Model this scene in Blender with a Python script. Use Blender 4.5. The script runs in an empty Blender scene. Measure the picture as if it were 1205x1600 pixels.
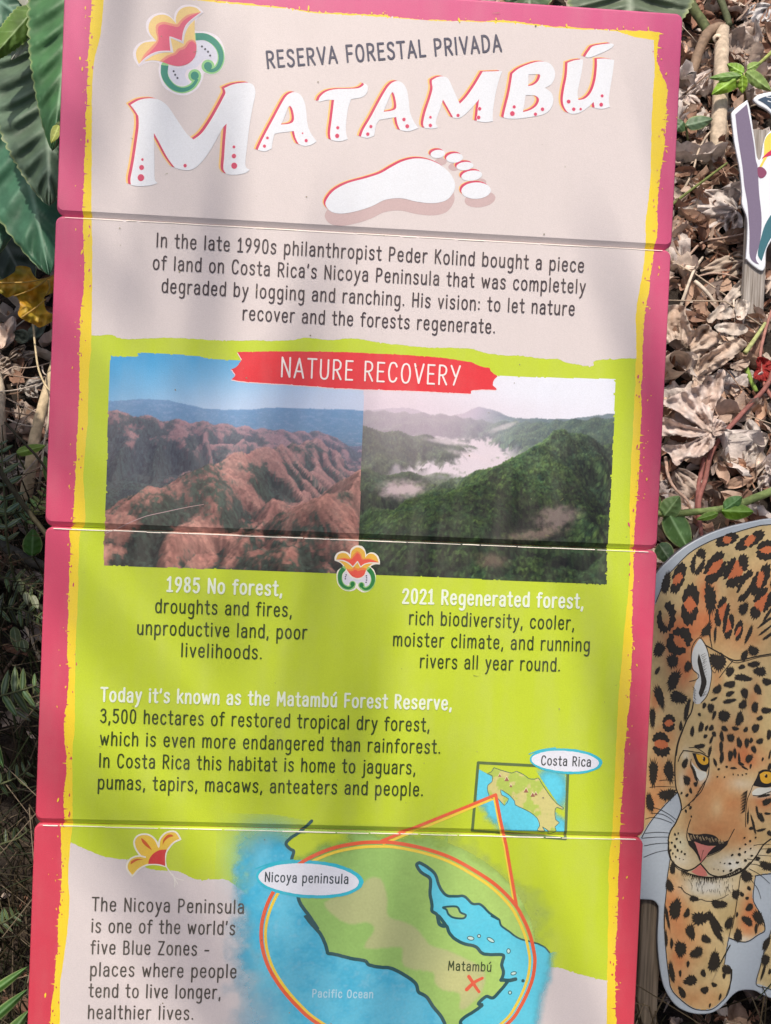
import bpy, bmesh, math, random
import numpy as np
from mathutils import Vector, Matrix, noise as mnoise
from mathutils.geometry import tessellate_polygon

# ------------------------------------------------------------------ camera, world, sun
F, CX, CY = 1500.0, 602.5, 800.0            # focal length and centre in photo pixels (1205 x 1600)
scene = bpy.context.scene
COL = scene.collection
cam_d = bpy.data.cameras.new("camera")
cam = bpy.data.objects.new("camera", cam_d)
COL.objects.link(cam)
cam_d.sensor_fit = 'VERTICAL'
cam_d.sensor_height = 24.0
cam_d.lens = F * 24.0 / 1600.0
cam_d.clip_start = 0.02
cam_d.clip_end = 400.0
CAM_M = (Matrix.Translation((0, 0, 1.5)) @ Matrix.Rotation(math.radians(60), 4, 'X')
         @ Matrix.Rotation(math.radians(2.36), 4, 'Z'))
cam.matrix_world = CAM_M
scene.camera = cam

SUN_EL, SUN_AZ = 74.0, 205.0                # azimuth clockwise from +Y (the view direction)
se, sa = math.radians(SUN_EL), math.radians(SUN_AZ)
SUN_DIR = Vector((math.cos(se) * math.sin(sa), math.cos(se) * math.cos(sa), math.sin(se)))
world = bpy.data.worlds.new("World")
scene.world = world
world.use_nodes = True
wn = world.node_tree
sky = wn.nodes.new("ShaderNodeTexSky")
sky.sky_type = 'NISHITA'
sky.sun_disc = False
sky.sun_elevation = se
sky.sun_rotation = sa
sky.dust_density = 5.0
sky.air_density = 1.0
sky.ozone_density = 0.6
bg = wn.nodes["Background"]
bg.inputs[1].default_value = 0.13
wn.links.new(sky.outputs[0], bg.inputs[0])
sun_d = bpy.data.lights.new("sun", 'SUN')
sun_d.energy = 3.55
sun_d.angle = math.radians(1.0)
sun_d.color = (1.0, 0.92, 0.80)
sun = bpy.data.objects.new("sun", sun_d)
COL.objects.link(sun)
sun.location = SUN_DIR * 12
sun.rotation_euler = (-SUN_DIR).to_track_quat('-Z', 'Y').to_euler()
vs = scene.view_settings
vs.view_transform = 'Standard'
vs.look = 'None'
vs.exposure = 0.04
vs.gamma = 1.0
vs.use_curve_mapping = False
scene.cycles.max_bounces = 6

# ------------------------------------------------------------------ helpers
RND = random.Random(7)
ALB = 0.92                                   # photo value -> surface reflectance


def lin(c, k=1.0):
    o = []
    for v in c[:3]:
        v = v / 255.0
        o.append(min(0.95, k * (v / 12.92 if v <= 0.04045 else ((v + 0.055) / 1.055) ** 2.4)))
    return (o[0], o[1], o[2], 1.0)


def linA(a):
    a = np.clip(np.asarray(a, float) / 255.0, 0, 1)
    return np.where(a <= 0.04045, a / 12.92, ((a + 0.055) / 1.055) ** 2.4)


def tag(o, label=None, cat=None, group=None, kind=None):
    if label: o["label"] = label
    if cat: o["category"] = cat
    if group: o["group"] = group
    if kind: o["kind"] = kind
    return o


def empty(name, mat=None, parent=None):
    o = bpy.data.objects.new(name, None)
    COL.objects.link(o)
    o.empty_display_size = 0.05
    if parent: o.parent = parent
    if mat is not None: o.matrix_world = mat
    return o


def mesh_obj(name, verts, faces, mat, parent=None, fcol=None, vcol=None, smooth=False):
    me = bpy.data.meshes.new(name)
    me.from_pydata([tuple(v) for v in verts], [], [tuple(f) for f in faces])
    if fcol is not None:
        at = me.color_attributes.new("Col", 'FLOAT_COLOR', 'CORNER')
        tot = np.empty(len(me.polygons), int)
        me.polygons.foreach_get("loop_total", tot)
        at.data.foreach_set("color", np.repeat(np.asarray(fcol, np.float32), tot, axis=0).ravel())
    if vcol is not None:
        at = me.color_attributes.new("Col", 'FLOAT_COLOR', 'POINT')
        at.data.foreach_set("color", np.asarray(vcol, np.float32).ravel())
    if smooth:
        me.polygons.foreach_set("use_smooth", [True] * len(me.polygons))
    me.materials.append(mat)
    me.update()
    o = bpy.data.objects.new(name, me)
    COL.objects.link(o)
    if parent: o.parent = parent
    return o


def new_mat(name):
    m = bpy.data.materials.new(name)
    m.use_nodes = True
    return m, m.node_tree.nodes, m.node_tree.links, m.node_tree.nodes["Principled BSDF"]


def attr_mat(name, rough=0.5, spec=0.3, var=0.05, vscale=40.0, bump=0.0, bscale=300.0, transl=0.0, alpha=False, coat=0.0):
    """colour from the mesh's Col attribute, with fine procedural variation and relief"""
    m, N, L, b = new_mat(name)
    at = N.new("ShaderNodeAttribute"); at.attribute_name = "Col"
    tc = N.new("ShaderNodeTexCoord")
    nz = N.new("ShaderNodeTexNoise"); nz.inputs["Scale"].default_value = vscale; nz.inputs["Detail"].default_value = 5
    L.new(tc.outputs["Object"], nz.inputs["Vector"])
    mr = N.new("ShaderNodeMapRange")
    mr.inputs[1].default_value = 0.3; mr.inputs[2].default_value = 0.7
    mr.inputs[3].default_value = 1 - var; mr.inputs[4].default_value = 1 + var
    L.new(nz.outputs[0], mr.inputs[0])
    mx = N.new("ShaderNodeMix"); mx.data_type = 'RGBA'; mx.blend_type = 'MULTIPLY'; mx.inputs[0].default_value = 1.0
    L.new(at.outputs["Color"], mx.inputs[6]); L.new(mr.outputs[0], mx.inputs[7])
    L.new(mx.outputs[2], b.inputs["Base Color"])
    if name == "printed_plastic":
        # dust and old water marks: streaks down the board and broad pale blotches
        mp = N.new("ShaderNodeMapping"); mp.inputs["Scale"].default_value = (38, 5, 1)
        L.new(tc.outputs["Object"], mp.inputs[0])
        n3 = N.new("ShaderNodeTexNoise"); n3.inputs["Scale"].default_value = 1.0; n3.inputs["Detail"].default_value = 6
        L.new(mp.outputs[0], n3.inputs["Vector"])
        n4 = N.new("ShaderNodeTexNoise"); n4.inputs["Scale"].default_value = 9.0; n4.inputs["Detail"].default_value = 7; n4.inputs["Roughness"].default_value = .7
        L.new(tc.outputs["Object"], n4.inputs["Vector"])
        mu = N.new("ShaderNodeMath"); mu.operation = 'MULTIPLY'
        L.new(n3.outputs[0], mu.inputs[0]); L.new(n4.outputs[0], mu.inputs[1])
        r3 = N.new("ShaderNodeMapRange"); r3.inputs[1].default_value = .20; r3.inputs[2].default_value = .48; r3.inputs[3].default_value = .0; r3.inputs[4].default_value = .12
        L.new(mu.outputs[0], r3.inputs[0])
        dm = N.new("ShaderNodeMix"); dm.data_type = 'RGBA'; dm.inputs[7].default_value = (.50, .45, .40, 1)
        L.new(r3.outputs[0], dm.inputs[0]); L.new(mx.outputs[2], dm.inputs[6])
        L.new(dm.outputs[2], b.inputs["Base Color"])
        rr = N.new("ShaderNodeMapRange"); rr.inputs[3].default_value = .30; rr.inputs[4].default_value = .62
        L.new(n4.outputs[0], rr.inputs[0]); L.new(rr.outputs[0], b.inputs["Roughness"])
    b.inputs["Roughness"].default_value = rough
    b.inputs["Specular IOR Level"].default_value = spec
    if coat: b.inputs["Coat Weight"].default_value = coat
    if bump:
        n2 = N.new("ShaderNodeTexNoise"); n2.inputs["Scale"].default_value = bscale; n2.inputs["Detail"].default_value = 3
        L.new(tc.outputs["Object"], n2.inputs["Vector"])
        bp = N.new("ShaderNodeBump"); bp.inputs["Strength"].default_value = bump; bp.inputs["Distance"].default_value = 0.002
        L.new(n2.outputs[0], bp.inputs["Height"]); L.new(bp.outputs[0], b.inputs["Normal"])
    out = N["Material Output"]
    sh = b.outputs[0]
    if transl:
        tr = N.new("ShaderNodeBsdfTranslucent"); L.new(mx.outputs[2], tr.inputs[0])
        ms = N.new("ShaderNodeMixShader"); ms.inputs[0].default_value = transl
        L.new(sh, ms.inputs[1]); L.new(tr.outputs[0], ms.inputs[2]); sh = ms.outputs[0]
    if alpha:
        tp = N.new("ShaderNodeBsdfTransparent")
        ms = N.new("ShaderNodeMixShader")
        L.new(at.outputs["Alpha"], ms.inputs[0]); L.new(tp.outputs[0], ms.inputs[1]); L.new(sh, ms.inputs[2]); sh = ms.outputs[0]
    L.new(sh, out.inputs[0])
    return m


M_PRINT = attr_mat("printed_plastic", 0.40, 0.40, 0.05, 700.0, 0.16, 1100.0)
M_WASH = attr_mat("watercolour_print", 0.5, 0.28, 0.05, 300.0, 0.08, 900.0, alpha=True)
M_CUT = attr_mat("painted_panel", 0.42, 0.35, 0.04, 250.0)
M_DRY = attr_mat("dry_leaf", 0.75, 0.2, 0.22, 60.0, 0.6, 160.0, transl=0.12)
M_LEAF = attr_mat("green_leaf", 0.5, 0.45, 0.24, 30.0, 0.4, 90.0, transl=0.25)
M_STEM = attr_mat("stem_bark", 0.7, 0.25, 0.25, 70.0, 0.7, 120.0)
M_GRASS = attr_mat("dry_grass", 0.7, 0.2, 0.25, 30.0, transl=0.1)


def wood_mat(name, c0, c1):
    m, N, L, b = new_mat(name)
    tc = N.new("ShaderNodeTexCoord")
    mp = N.new("ShaderNodeMapping"); mp.inputs["Scale"].default_value = (260, 10, 260)
    L.new(tc.outputs["Object"], mp.inputs[0])
    nz = N.new("ShaderNodeTexNoise"); nz.inputs["Scale"].default_value = 1.0; nz.inputs["Detail"].default_value = 6
    L.new(mp.outputs[0], nz.inputs["Vector"])
    cr = N.new("ShaderNodeValToRGB")
    cr.color_ramp.elements[0].position = 0.3; cr.color_ramp.elements[0].color = c0
    cr.color_ramp.elements[1].position = 0.72; cr.color_ramp.elements[1].color = c1
    L.new(nz.outputs[0], cr.inputs[0]); L.new(cr.outputs[0], b.inputs["Base Color"])
    bp = N.new("ShaderNodeBump"); bp.inputs["Strength"].default_value = 0.6; bp.inputs["Distance"].default_value = 0.002
    L.new(nz.outputs[0], bp.inputs["Height"]); L.new(bp.outputs[0], b.inputs["Normal"])
    b.inputs["Roughness"].default_value = 0.8
    return m


M_WOOD = wood_mat("weathered_wood", (0.17, 0.14, 0.115, 1), (0.46, 0.42, 0.39, 1))
M_WOOD_SHADE = wood_mat("shaded_brown_wood", (0.06, 0.045, 0.03, 1), (0.21, 0.165, 0.12, 1))  # brown stake wood, darkened in its colour for the shade around it


def soil_mat():
    m, N, L, b = new_mat("forest_soil")
    tc = N.new("ShaderNodeTexCoord")
    nz = N.new("ShaderNodeTexNoise"); nz.inputs["Scale"].default_value = 9.0; nz.inputs["Detail"].default_value = 9
    L.new(tc.outputs["Object"], nz.inputs["Vector"])
    cr = N.new("ShaderNodeValToRGB")
    cr.color_ramp.elements[0].position = 0.35; cr.color_ramp.elements[0].color = (0.010, 0.007, 0.005, 1)
    cr.color_ramp.elements[1].position = 0.75; cr.color_ramp.elements[1].color = (0.05, 0.033, 0.022, 1)
    L.new(nz.outputs[0], cr.inputs[0]); L.new(cr.outputs[0], b.inputs["Base Color"])
    n2 = N.new("ShaderNodeTexNoise"); n2.inputs["Scale"].default_value = 60.0; n2.inputs["Detail"].default_value = 6
    L.new(tc.outputs["Object"], n2.inputs["Vector"])
    bp = N.new("ShaderNodeBump"); bp.inputs["Strength"].default_value = 1.0; bp.inputs["Distance"].default_value = 0.02
    L.new(n2.outputs[0], bp.inputs["Height"]); L.new(bp.outputs[0], b.inputs["Normal"])
    b.inputs["Roughness"].default_value = 0.95
    return m


M_SOIL = soil_mat()

# ------------------------------------------------------------------ geometry of view and ground


def cam_pt(px, py, depth):
    return CAM_M @ Vector(((px - CX) / F * depth, -(py - CY) / F * depth, -depth))


def ground_z(x, y):
    t = y - 0.95
    z = 0.0
    if t > -0.25:
        z = 0.577 * (t if t > 0.25 else (t + 0.25) ** 2)
    if y > 7: z -= 0.577 * (y - 7)
    z += 0.035 * (mnoise.noise(Vector((x * 1.7, y * 1.7, 3.1)))) + 0.012 * mnoise.noise(Vector((x * 6, y * 6, 9.0)))
    return z


CAM_P = CAM_M.translation


def ground_depth(px, py):
    a, b = 1.3, 9.0
    t = a
    while t < b:
        p = cam_pt(px, py, t)
        if p.z < ground_z(p.x, p.y): break
        t += 0.02
    lo, hi = t - 0.02, t
    for _ in range(12):
        m = (lo + hi) / 2
        p = cam_pt(px, py, m)
        if p.z < ground_z(p.x, p.y): hi = m
        else: lo = m
    return hi


def gp(px, py, lift=0.0):
    """point on the ground seen at this photo pixel, raised towards the camera by lift metres"""
    return cam_pt(px, py, ground_depth(px, py) - lift)


# sign plane: rotation fitted to the board edges and seams of the photograph
def rot(ax, d): return Matrix.Rotation(math.radians(d), 3, ax)


RS = rot('Z', -2.362) @ rot('Y', 2.977) @ rot('X', 1.071)
RX, RY, RN = RS.col[0].copy(), RS.col[1].copy(), RS.col[2].copy()


def p2s(px, py):
    """photo pixel -> plane coordinates in units of one pixel at unit distance"""
    r = Vector(((px - CX) / F, -(py - CY) / F, -1.0))
    o = Vector((0, 0, -1.0))
    q = r * (RN.dot(o) / RN.dot(r)) - o
    return (q.dot(RX) * F, q.dot(RY) * F)


def s2p_np(u, v):
    X = u / F * RX.x + v / F * RY.x
    Y = u / F * RX.y + v / F * RY.y
    Z = u / F * RX.z + v / F * RY.z - 1.0
    return X / -Z * F + CX, -(Y / -Z) * F + CY


def plane_matrix(depth):
    return CAM_M @ Matrix.Translation((0, 0, -depth)) @ RS.to_4x4()


# ------------------------------------------------------------------ drawing helpers (plane coordinates)


def parse(s):
    out = []
    for w in s.split():
        c = w.endswith('c')
        x, y = w.rstrip('c').split(',')
        out.append((float(x), float(y), c))
    return out


def Z(region, s):
    """points read in an enlarged crop -> photo pixels; region = (x0, y0, scale)"""
    x0, y0, k = region
    return [(x0 + x / k, y0 + y / k, c) for x, y, c in parse(s)]


def P(s):
    return parse(s)


def spline(pts, closed=False, n=5):
    """Catmull-Rom through the points; a point with a true third entry stays a corner"""
    pts = [(p[0], p[1], (p[2] if len(p) > 2 else False)) for p in pts]
    m = len(pts)
    out = []
    rng = range(m) if closed else range(m - 1)
    for i in rng:
        p1 = pts[i]; p2 = pts[(i + 1) % m]
        p0 = pts[i - 1] if (closed or i > 0) else p1
        p3 = pts[(i + 2) % m] if (closed or i + 2 < m) else p2
        if p1[2]: p0 = p1
        if p2[2]: p3 = p2
        for k in range(n):
            t = k / n
            t2, t3 = t * t, t * t * t
            out.append(tuple(0.5 * (2 * p1[j] + (p2[j] - p0[j]) * t + (2 * p0[j] - 5 * p1[j] + 4 * p2[j] - p3[j]) * t2
                                    + (3 * p1[j] - p0[j] - 3 * p2[j] + p3[j]) * t3) for j in (0, 1)))
    if not closed: out.append((pts[-1][0], pts[-1][1]))
    return out


def shift(pts, dx, dy): return [(p[0] + dx, p[1] + dy) + tuple(p[2:]) for p in pts]


def ell(cx, cy, rx, ry, ang=0, n=20):
    a = math.radians(ang)
    return [(cx + rx * math.cos(t) * math.cos(a) - ry * math.sin(t) * math.sin(a),
             cy + rx * math.cos(t) * math.sin(a) + ry * math.sin(t) * math.cos(a))
            for t in [2 * math.pi * k / n for k in range(n)]]


def resample(pts, step):
    out = [pts[0][:2]]
    acc = 0.0
    for a, b in zip(pts, pts[1:]):
        d = math.hypot(b[0] - a[0], b[1] - a[1])
        if d == 0: continue
        t = step - acc
        while t <= d:
            out.append((a[0] + (b[0] - a[0]) * t / d, a[1] + (b[1] - a[1]) * t / d))
            t += step
        acc = (acc + d) % step
    out.append(pts[-1][:2])
    return out


def rough(pts, amp, step=2.0, seed=0, spike=0.0):
    """brush-torn edge: push the points sideways by layered noise and a few spikes"""
    rs = random.Random(seed)
    q = resample(pts, step)
    out = []
    for i, p in enumerate(q):
        a = q[max(0, i - 1)]; b = q[min(len(q) - 1, i + 1)]
        dx, dy = b[0] - a[0], b[1] - a[1]
        l = math.hypot(dx, dy) or 1
        n = mnoise.noise(Vector((i * step / 23.0, seed * 7.3, 0))) + 0.7 * mnoise.noise(Vector((i * step / 7.0, seed * 3.1, 5))) \
            + 0.6 * mnoise.noise(Vector((i * step / 2.6, seed * 1.7, 9)))
        d = n * amp
        if spike and rs.random() < 0.06: d += rs.uniform(-1, 1) * spike
        if i in (0, len(q) - 1): d = 0
        out.append((p[0] - dy / l * d, p[1] + dx / l * d))
    return out


class Draw:
    """flat print: coloured pieces in plane coordinates, each a hair above the one below"""

    def __init__(self):
        self.v, self.f, self.c, self.seq = [], [], [], 0

    def _z(self, layer):
        self.seq += 1
        return layer * 0.14 + (self.seq % 400) * 0.0035

    def poly(self, pts, col, layer, holes=(), raw=False):
        P2 = [[(p if raw else p2s(p[0], p[1])) for p in ring] for ring in [pts] + list(holes)]
        z = self._z(layer)
        tris = tessellate_polygon([[Vector((a, b, 0)) for a, b in ring] for ring in P2])
        base = len(self.v)
        for ring in P2:
            self.v += [(a, b, z) for a, b in ring]
        for t in tris:
            i, j, k = (base + q for q in t)
            A, B, C = self.v[i], self.v[j], self.v[k]
            ar = (B[0] - A[0]) * (C[1] - A[1]) - (B[1] - A[1]) * (C[0] - A[0])
            if abs(ar) < 1e-9: continue
            self.f.append((i, j, k) if ar > 0 else (i, k, j))
            self.c.append(col)

    def ribbon(self, pts, w, col, layer, w1=None, cap=True, raw=False):
        """w, w1: width at the start and the end (same unit as photo pixels)"""
        q = [(p if raw else p2s(p[0], p[1])) for p in pts]
        q = [p for i, p in enumerate(q) if i == 0 or math.hypot(p[0] - q[i - 1][0], p[1] - q[i - 1][1]) > 1e-6]
        if len(q) < 2: return
        z0 = self._z(layer)
        n = len(q)
        base = len(self.v)
        tang = []
        for i in range(n):
            a, b = q[max(0, i - 1)], q[min(n - 1, i + 1)]
            l = math.hypot(b[0] - a[0], b[1] - a[1]) or 1
            tang.append(((b[0] - a[0]) / l, (b[1] - a[1]) / l))
        for i in range(n):
            ww = w if w1 is None else w + (w1 - w) * i / (n - 1)
            tx, ty = tang[i]
            z = z0 + i * 0.0006
            self.v.append((q[i][0] - ty * ww / 2, q[i][1] + tx * ww / 2, z))
            self.v.append((q[i][0] + ty * ww / 2, q[i][1] - tx * ww / 2, z))
        for i in range(n - 1):
            a = base + 2 * i
            self.f.append((a, a + 1, a + 3, a + 2)); self.c.append(col)
        if cap:
            for e, sg in ((0, -1), (n - 1, 1)):
                ww = w if (w1 is None or e == 0) else w1
                if ww < 0.6: continue
                tx, ty = tang[e][0] * sg, tang[e][1] * sg
                a0 = math.atan2(ty, tx)
                vb = len(self.v)
                z = z0 + e * 0.0006
                for k in range(7):
                    t = a0 - math.pi / 2 + math.pi * k / 6
                    self.v.append((q[e][0] + math.cos(t) * ww / 2, q[e][1] + math.sin(t) * ww / 2, z))
                self.f.append(tuple(range(vb, vb + 7))); self.c.append(col)


# ------------------------------------------------------------------ single-stroke lettering
def G(adv, *st): return (adv, [(s[0], [tuple(map(float, p.split(','))) for p in s[1:].split()]) for s in st])


GL = {
 'a': G(.50, "C.07,.58 .14,.69 .26,.72 .38,.66 .42,.50 .42,.25 .42,.0", "C.42,.42 .25,.42 .10,.36 .05,.2 .11,.04 .24,.0 .36,.07 .42,.2"),
 'b': G(.52, "L.06,1 .06,0", "C.06,.48 .14,.65 .27,.72 .41,.64 .46,.36 .41,.08 .27,0 .14,.06 .06,.22"),
 'c': G(.48, "C.43,.57 .36,.69 .25,.72 .11,.63 .05,.36 .11,.09 .25,0 .36,.03 .43,.15"),
 'd': G(.52, "L.46,1 .46,0", "C.46,.48 .38,.65 .25,.72 .11,.64 .06,.36 .11,.08 .25,0 .38,.06 .46,.22"),
 'e': G(.50, "L.07,.38 .43,.38", "C.43,.38 .41,.62 .26,.72 .11,.63 .05,.36 .11,.09 .26,0 .37,.03 .43,.14"),
 'f': G(.36, "C.36,.96 .27,1 .18,.95 .15,.82 .15,.5 .15,0", "L.02,.68 .33,.68"),
 'g': G(.52, "C.45,.71 .45,.4 .45,-.08 .40,-.29 .25,-.36 .11,-.30", "C.45,.5 .37,.66 .25,.72 .11,.64 .06,.38 .11,.11 .25,.03 .37,.09 .45,.24"),
 'h': G(.50, "L.06,1 .06,0", "C.06,.46 .14,.64 .27,.72 .39,.66 .43,.48 .43,.25 .43,0"),
 'i': G(.16, "L.07,.71 .07,0", "D.07,.95"),
 'j': G(.22, "C.15,.71 .15,.3 .15,-.12 .11,-.3 0,-.33", "D.15,.95"),
 'k': G(.46, "L.06,1 .06,0", "L.41,.7 .08,.3", "L.19,.43 .43,0"),
 'l': G(.16, "L.07,1 .07,0"),
 'm': G(.76, "L.06,.71 .06,0", "C.06,.46 .12,.64 .24,.72 .34,.66 .38,.48 .38,.25 .38,0", "C.38,.46 .44,.64 .55,.72 .65,.66 .69,.48 .69,.25 .69,0"),
 'n': G(.50, "L.06,.71 .06,0", "C.06,.46 .14,.64 .27,.72 .39,.66 .43,.48 .43,.25 .43,0"),
 'o': G(.52, "C.26,.72 .11,.63 .05,.36 .11,.09 .26,0 .41,.09 .47,.36 .41,.63 .26,.72"),
 'p': G(.52, "L.06,.71 .06,-.36", "C.06,.48 .14,.65 .27,.72 .41,.64 .46,.36 .41,.08 .27,0 .14,.06 .06,.22"),
 'r': G(.36, "L.06,.71 .06,0", "C.06,.44 .12,.62 .22,.71 .34,.70"),
 's': G(.45, "C.39,.60 .32,.70 .21,.72 .10,.66 .07,.54 .14,.43 .30,.34 .38,.22 .35,.06 .22,0 .11,.03 .05,.13"),
 't': G(.36, "C.16,.98 .16,.6 .16,.2 .19,.05 .26,0 .34,.03", "L.01,.70 .33,.70"),
 'u': G(.50, "C.06,.71 .06,.45 .06,.2 .12,.05 .24,0 .36,.08 .43,.25", "L.43,.71 .43,0"),
 'v': G(.46, "L.04,.71 .23,.01", "L.23,.01 .42,.71"),
 'w': G(.70, "L.04,.71 .19,.01", "L.19,.01 .34,.6", "L.34,.6 .50,.01", "L.50,.01 .65,.71"),
 'y': G(.47, "L.05,.71 .25,.06", "C.44,.71 .34,.35 .22,-.05 .14,-.27 .05,-.35"),
 'ú': G(.50, "C.06,.71 .06,.45 .06,.2 .12,.05 .24,0 .36,.08 .43,.25", "L.43,.71 .43,0", "L.24,.88 .38,1.06"),
 'A': G(.58, "L.03,0 .28,1", "L.28,1 .54,0", "L.12,.33 .45,.33"),
 'B': G(.54, "L.07,0 .07,1", "C.07,.99 .28,.99 .41,.90 .43,.75 .38,.60 .24,.54 .07,.53", "C.07,.53 .30,.53 .44,.44 .47,.27 .42,.08 .28,.01 .07,.01"),
 'C': G(.56, "C.50,.80 .43,.95 .29,1 .14,.91 .06,.5 .13,.1 .28,0 .42,.05 .50,.2"),
 'D': G(.58, "L.07,0 .07,1", "C.07,.99 .28,.98 .45,.82 .51,.5 .45,.18 .28,.02 .07,.01"),
 'E': G(.48, "L.07,0 .07,1", "L.07,.99 .43,.99", "L.07,.53 .38,.53", "L.07,.01 .44,.01"),
 'F': G(.46, "L.07,0 .07,1", "L.07,.99 .43,.99", "L.07,.50 .38,.50"),
 'H': G(.56, "L.07,0 .07,1", "L.49,0 .49,1", "L.07,.5 .49,.5"),
 'I': G(.17, "L.07,0 .07,1"),
 'K': G(.53, "L.07,0 .07,1", "L.46,1 .08,.42", "L.2,.58 .49,0"),
 'L': G(.44, "L.07,1 .07,0", "L.07,.01 .42,.01"),
 'M': G(.68, "L.06,0 .10,1", "L.10,1 .33,.3", "L.33,.3 .57,1", "L.57,1 .62,0"),
 'N': G(.58, "L.07,0 .07,1", "L.07,1 .51,0", "L.51,0 .51,1"),
 'O': G(.60, "C.30,1 .14,.90 .06,.5 .14,.1 .30,0 .46,.1 .54,.5 .46,.9 .30,1"),
 'P': G(.53, "L.07,0 .07,1", "C.07,.99 .29,.99 .43,.89 .46,.72 .41,.55 .27,.46 .07,.45"),
 'R': G(.54, "L.07,0 .07,1", "C.07,.99 .29,.99 .43,.89 .46,.73 .41,.57 .27,.49 .07,.48", "L.24,.48 .49,0"),
 'S': G(.52, "C.45,.84 .38,.96 .25,1 .12,.93 .08,.77 .15,.62 .33,.48 .44,.34 .43,.13 .30,.01 .16,.02 .05,.16"),
 'T': G(.52, "L.02,.99 .50,.99", "L.26,.99 .26,0"),
 'U': G(.56, "C.07,1 .07,.6 .07,.3 .13,.07 .28,0 .43,.07 .49,.3 .49,.6 .49,1"),
 'V': G(.56, "L.03,1 .28,0", "L.28,0 .53,1"),
 'Y': G(.54, "L.03,1 .27,.45", "L.52,1 .20,0"),
 'Z': G(.52, "L.05,.99 .47,.99", "L.47,.99 .05,.01", "L.05,.01 .48,.01"),
 '0': G(.52, "C.26,1 .12,.9 .06,.5 .12,.1 .26,0 .40,.1 .46,.5 .40,.9 .26,1"),
 '1': G(.42, "L.05,.8 .22,1", "L.22,1 .22,0", "L.04,.01 .39,.01"),
 '2': G(.52, "C.06,.78 .14,.95 .27,1 .41,.92 .43,.72 .33,.48 .17,.22 .06,.01", "L.06,.01 .47,.01"),
 '3': G(.50, "C.06,.86 .16,.98 .29,.99 .40,.88 .38,.66 .20,.55", "C.20,.55 .38,.49 .44,.3 .38,.08 .22,0 .05,.14"),
 '5': G(.50, "L.42,.99 .10,.99", "L.10,.99 .08,.56", "C.08,.56 .20,.63 .35,.58 .44,.36 .38,.1 .22,0 .05,.12"),
 '8': G(.52, "C.26,1 .13,.93 .10,.76 .17,.60 .26,.54 .40,.40 .44,.22 .38,.05 .26,0 .14,.05 .08,.22 .12,.40 .26,.54 .36,.62 .41,.76 .38,.93 .26,1"),
 '9': G(.50, "C.44,.72 .38,.52 .24,.47 .10,.57 .07,.76 .14,.95 .26,1 .40,.92 .44,.7 .38,.35 .17,0"),
 ',': G(.16, "L.09,.07 .04,-.17"),
 '.': G(.16, "D.07,.05"),
 ':': G(.18, "D.08,.07", "D.08,.58"),
 "'": G(.16, "L.09,1 .05,.76"),
 '-': G(.38, "L.04,.36 .33,.36"),
 ' ': G(.27,),
}


def write(dr, text, p0, p1, cap, col, sw, layer, track=.17):
    """one line of lettering: baseline from pixel p0 to pixel p1, capitals `cap` pixels high"""
    a, b = p2s(*p0), p2s(*p1)
    tot = sum(GL[ch][0] + track for ch in text) - track
    L = math.hypot(b[0] - a[0], b[1] - a[1])
    ex = ((b[0] - a[0]) / L, (b[1] - a[1]) / L)
    ey = (-ex[1], ex[0])
    sx = L / tot
    x = 0.0
    for ci, ch in enumerate(text):
        adv, st = GL[ch]
        jy = 0.012 * math.sin(ci * 2.7 + len(text))
        for kind, pts in st:
            def T(p): return (a[0] + ex[0] * (x + p[0]) * sx + ey[0] * (p[1] + jy) * cap, a[1] + ex[1] * (x + p[0]) * sx + ey[1] * (p[1] + jy) * cap)
            if kind == 'D':
                c = T(pts[0])
                dr.poly(ell(c[0], c[1], sw * .62, sw * .62, 0, 12), col, layer, raw=True)
            else:
                q = [T(p) for p in (spline(pts, n=4) if kind == 'C' else pts)]
                dr.ribbon(q, sw, col, layer, raw=True)
        x += adv + track


# ------------------------------------------------------------------ ground
def build_ground():
    xs = sorted(set([-60, -30, -14, -7] + [round(-4 + 0.08 * i, 3) for i in range(101)] + [7, 14, 30, 60]))
    ys = sorted(set([-40, -20, -10, -5, -2.5, -1.2] + [round(-0.6 + 0.08 * i, 3) for i in range(86)] + [7, 8, 10, 14, 20, 35, 60]))
    v = [(x, y, ground_z(x, y)) for y in ys for x in xs]
    n = len(xs)
    f = [(j * n + i, j * n + i + 1, (j + 1) * n + i + 1, (j + 1) * n + i) for j in range(len(ys) - 1) for i in range(n - 1)]
    g = mesh_obj("ground", v, f, M_SOIL, smooth=True)
    tag(g, "dark forest soil bank rising behind the sign", "ground", kind="structure")


build_ground()

# ------------------------------------------------------------------ the information sign
K = 0.000836
DS = F * K
SIGN_M = plane_matrix(DS)
sign = empty("information_sign", SIGN_M)
tag(sign, "tall pink framed information board about a forest reserve, made of stacked planks", "sign")
UL, UR = -522.2, 434.9
SEAMS = [802.4, 432.3, -43.0, -502.4, -968.0]
CH_T, CH_B, CH_Z, GAP, THK = 4.2, 7.6, 5.0, 0.35, 24.0
PINK_T, PINK_B = lin((208, 86, 134), ALB), lin((206, 66, 80), ALB)


def pink(v):
    t = min(1, max(0, (802 - v) / 1500.0))
    return tuple(PINK_T[i] * (1 - t) + PINK_B[i] * t for i in range(3)) + (1,)


def rrect(x0, x1, y0, y1, r, n=6):
    out = []
    for cx, cy, a in ((x1 - r, y1 - r, 0), (x0 + r, y1 - r, 90), (x0 + r, y0 + r, 180), (x1 - r, y0 + r, 270)):
        for k in range(n + 1):
            t = math.radians(a + 90 * k / n)
            out.append((cx + r * math.cos(t), cy + r * math.sin(t)))
    return out


NB = 4
BEV = [(CH_T * (1 - math.sin(math.pi / 2 * i / NB)), CH_Z * (1 - math.cos(math.pi / 2 * i / NB))) for i in range(NB + 1)]   # (distance from edge, depth), face to edge
BOARDS = []


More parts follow.
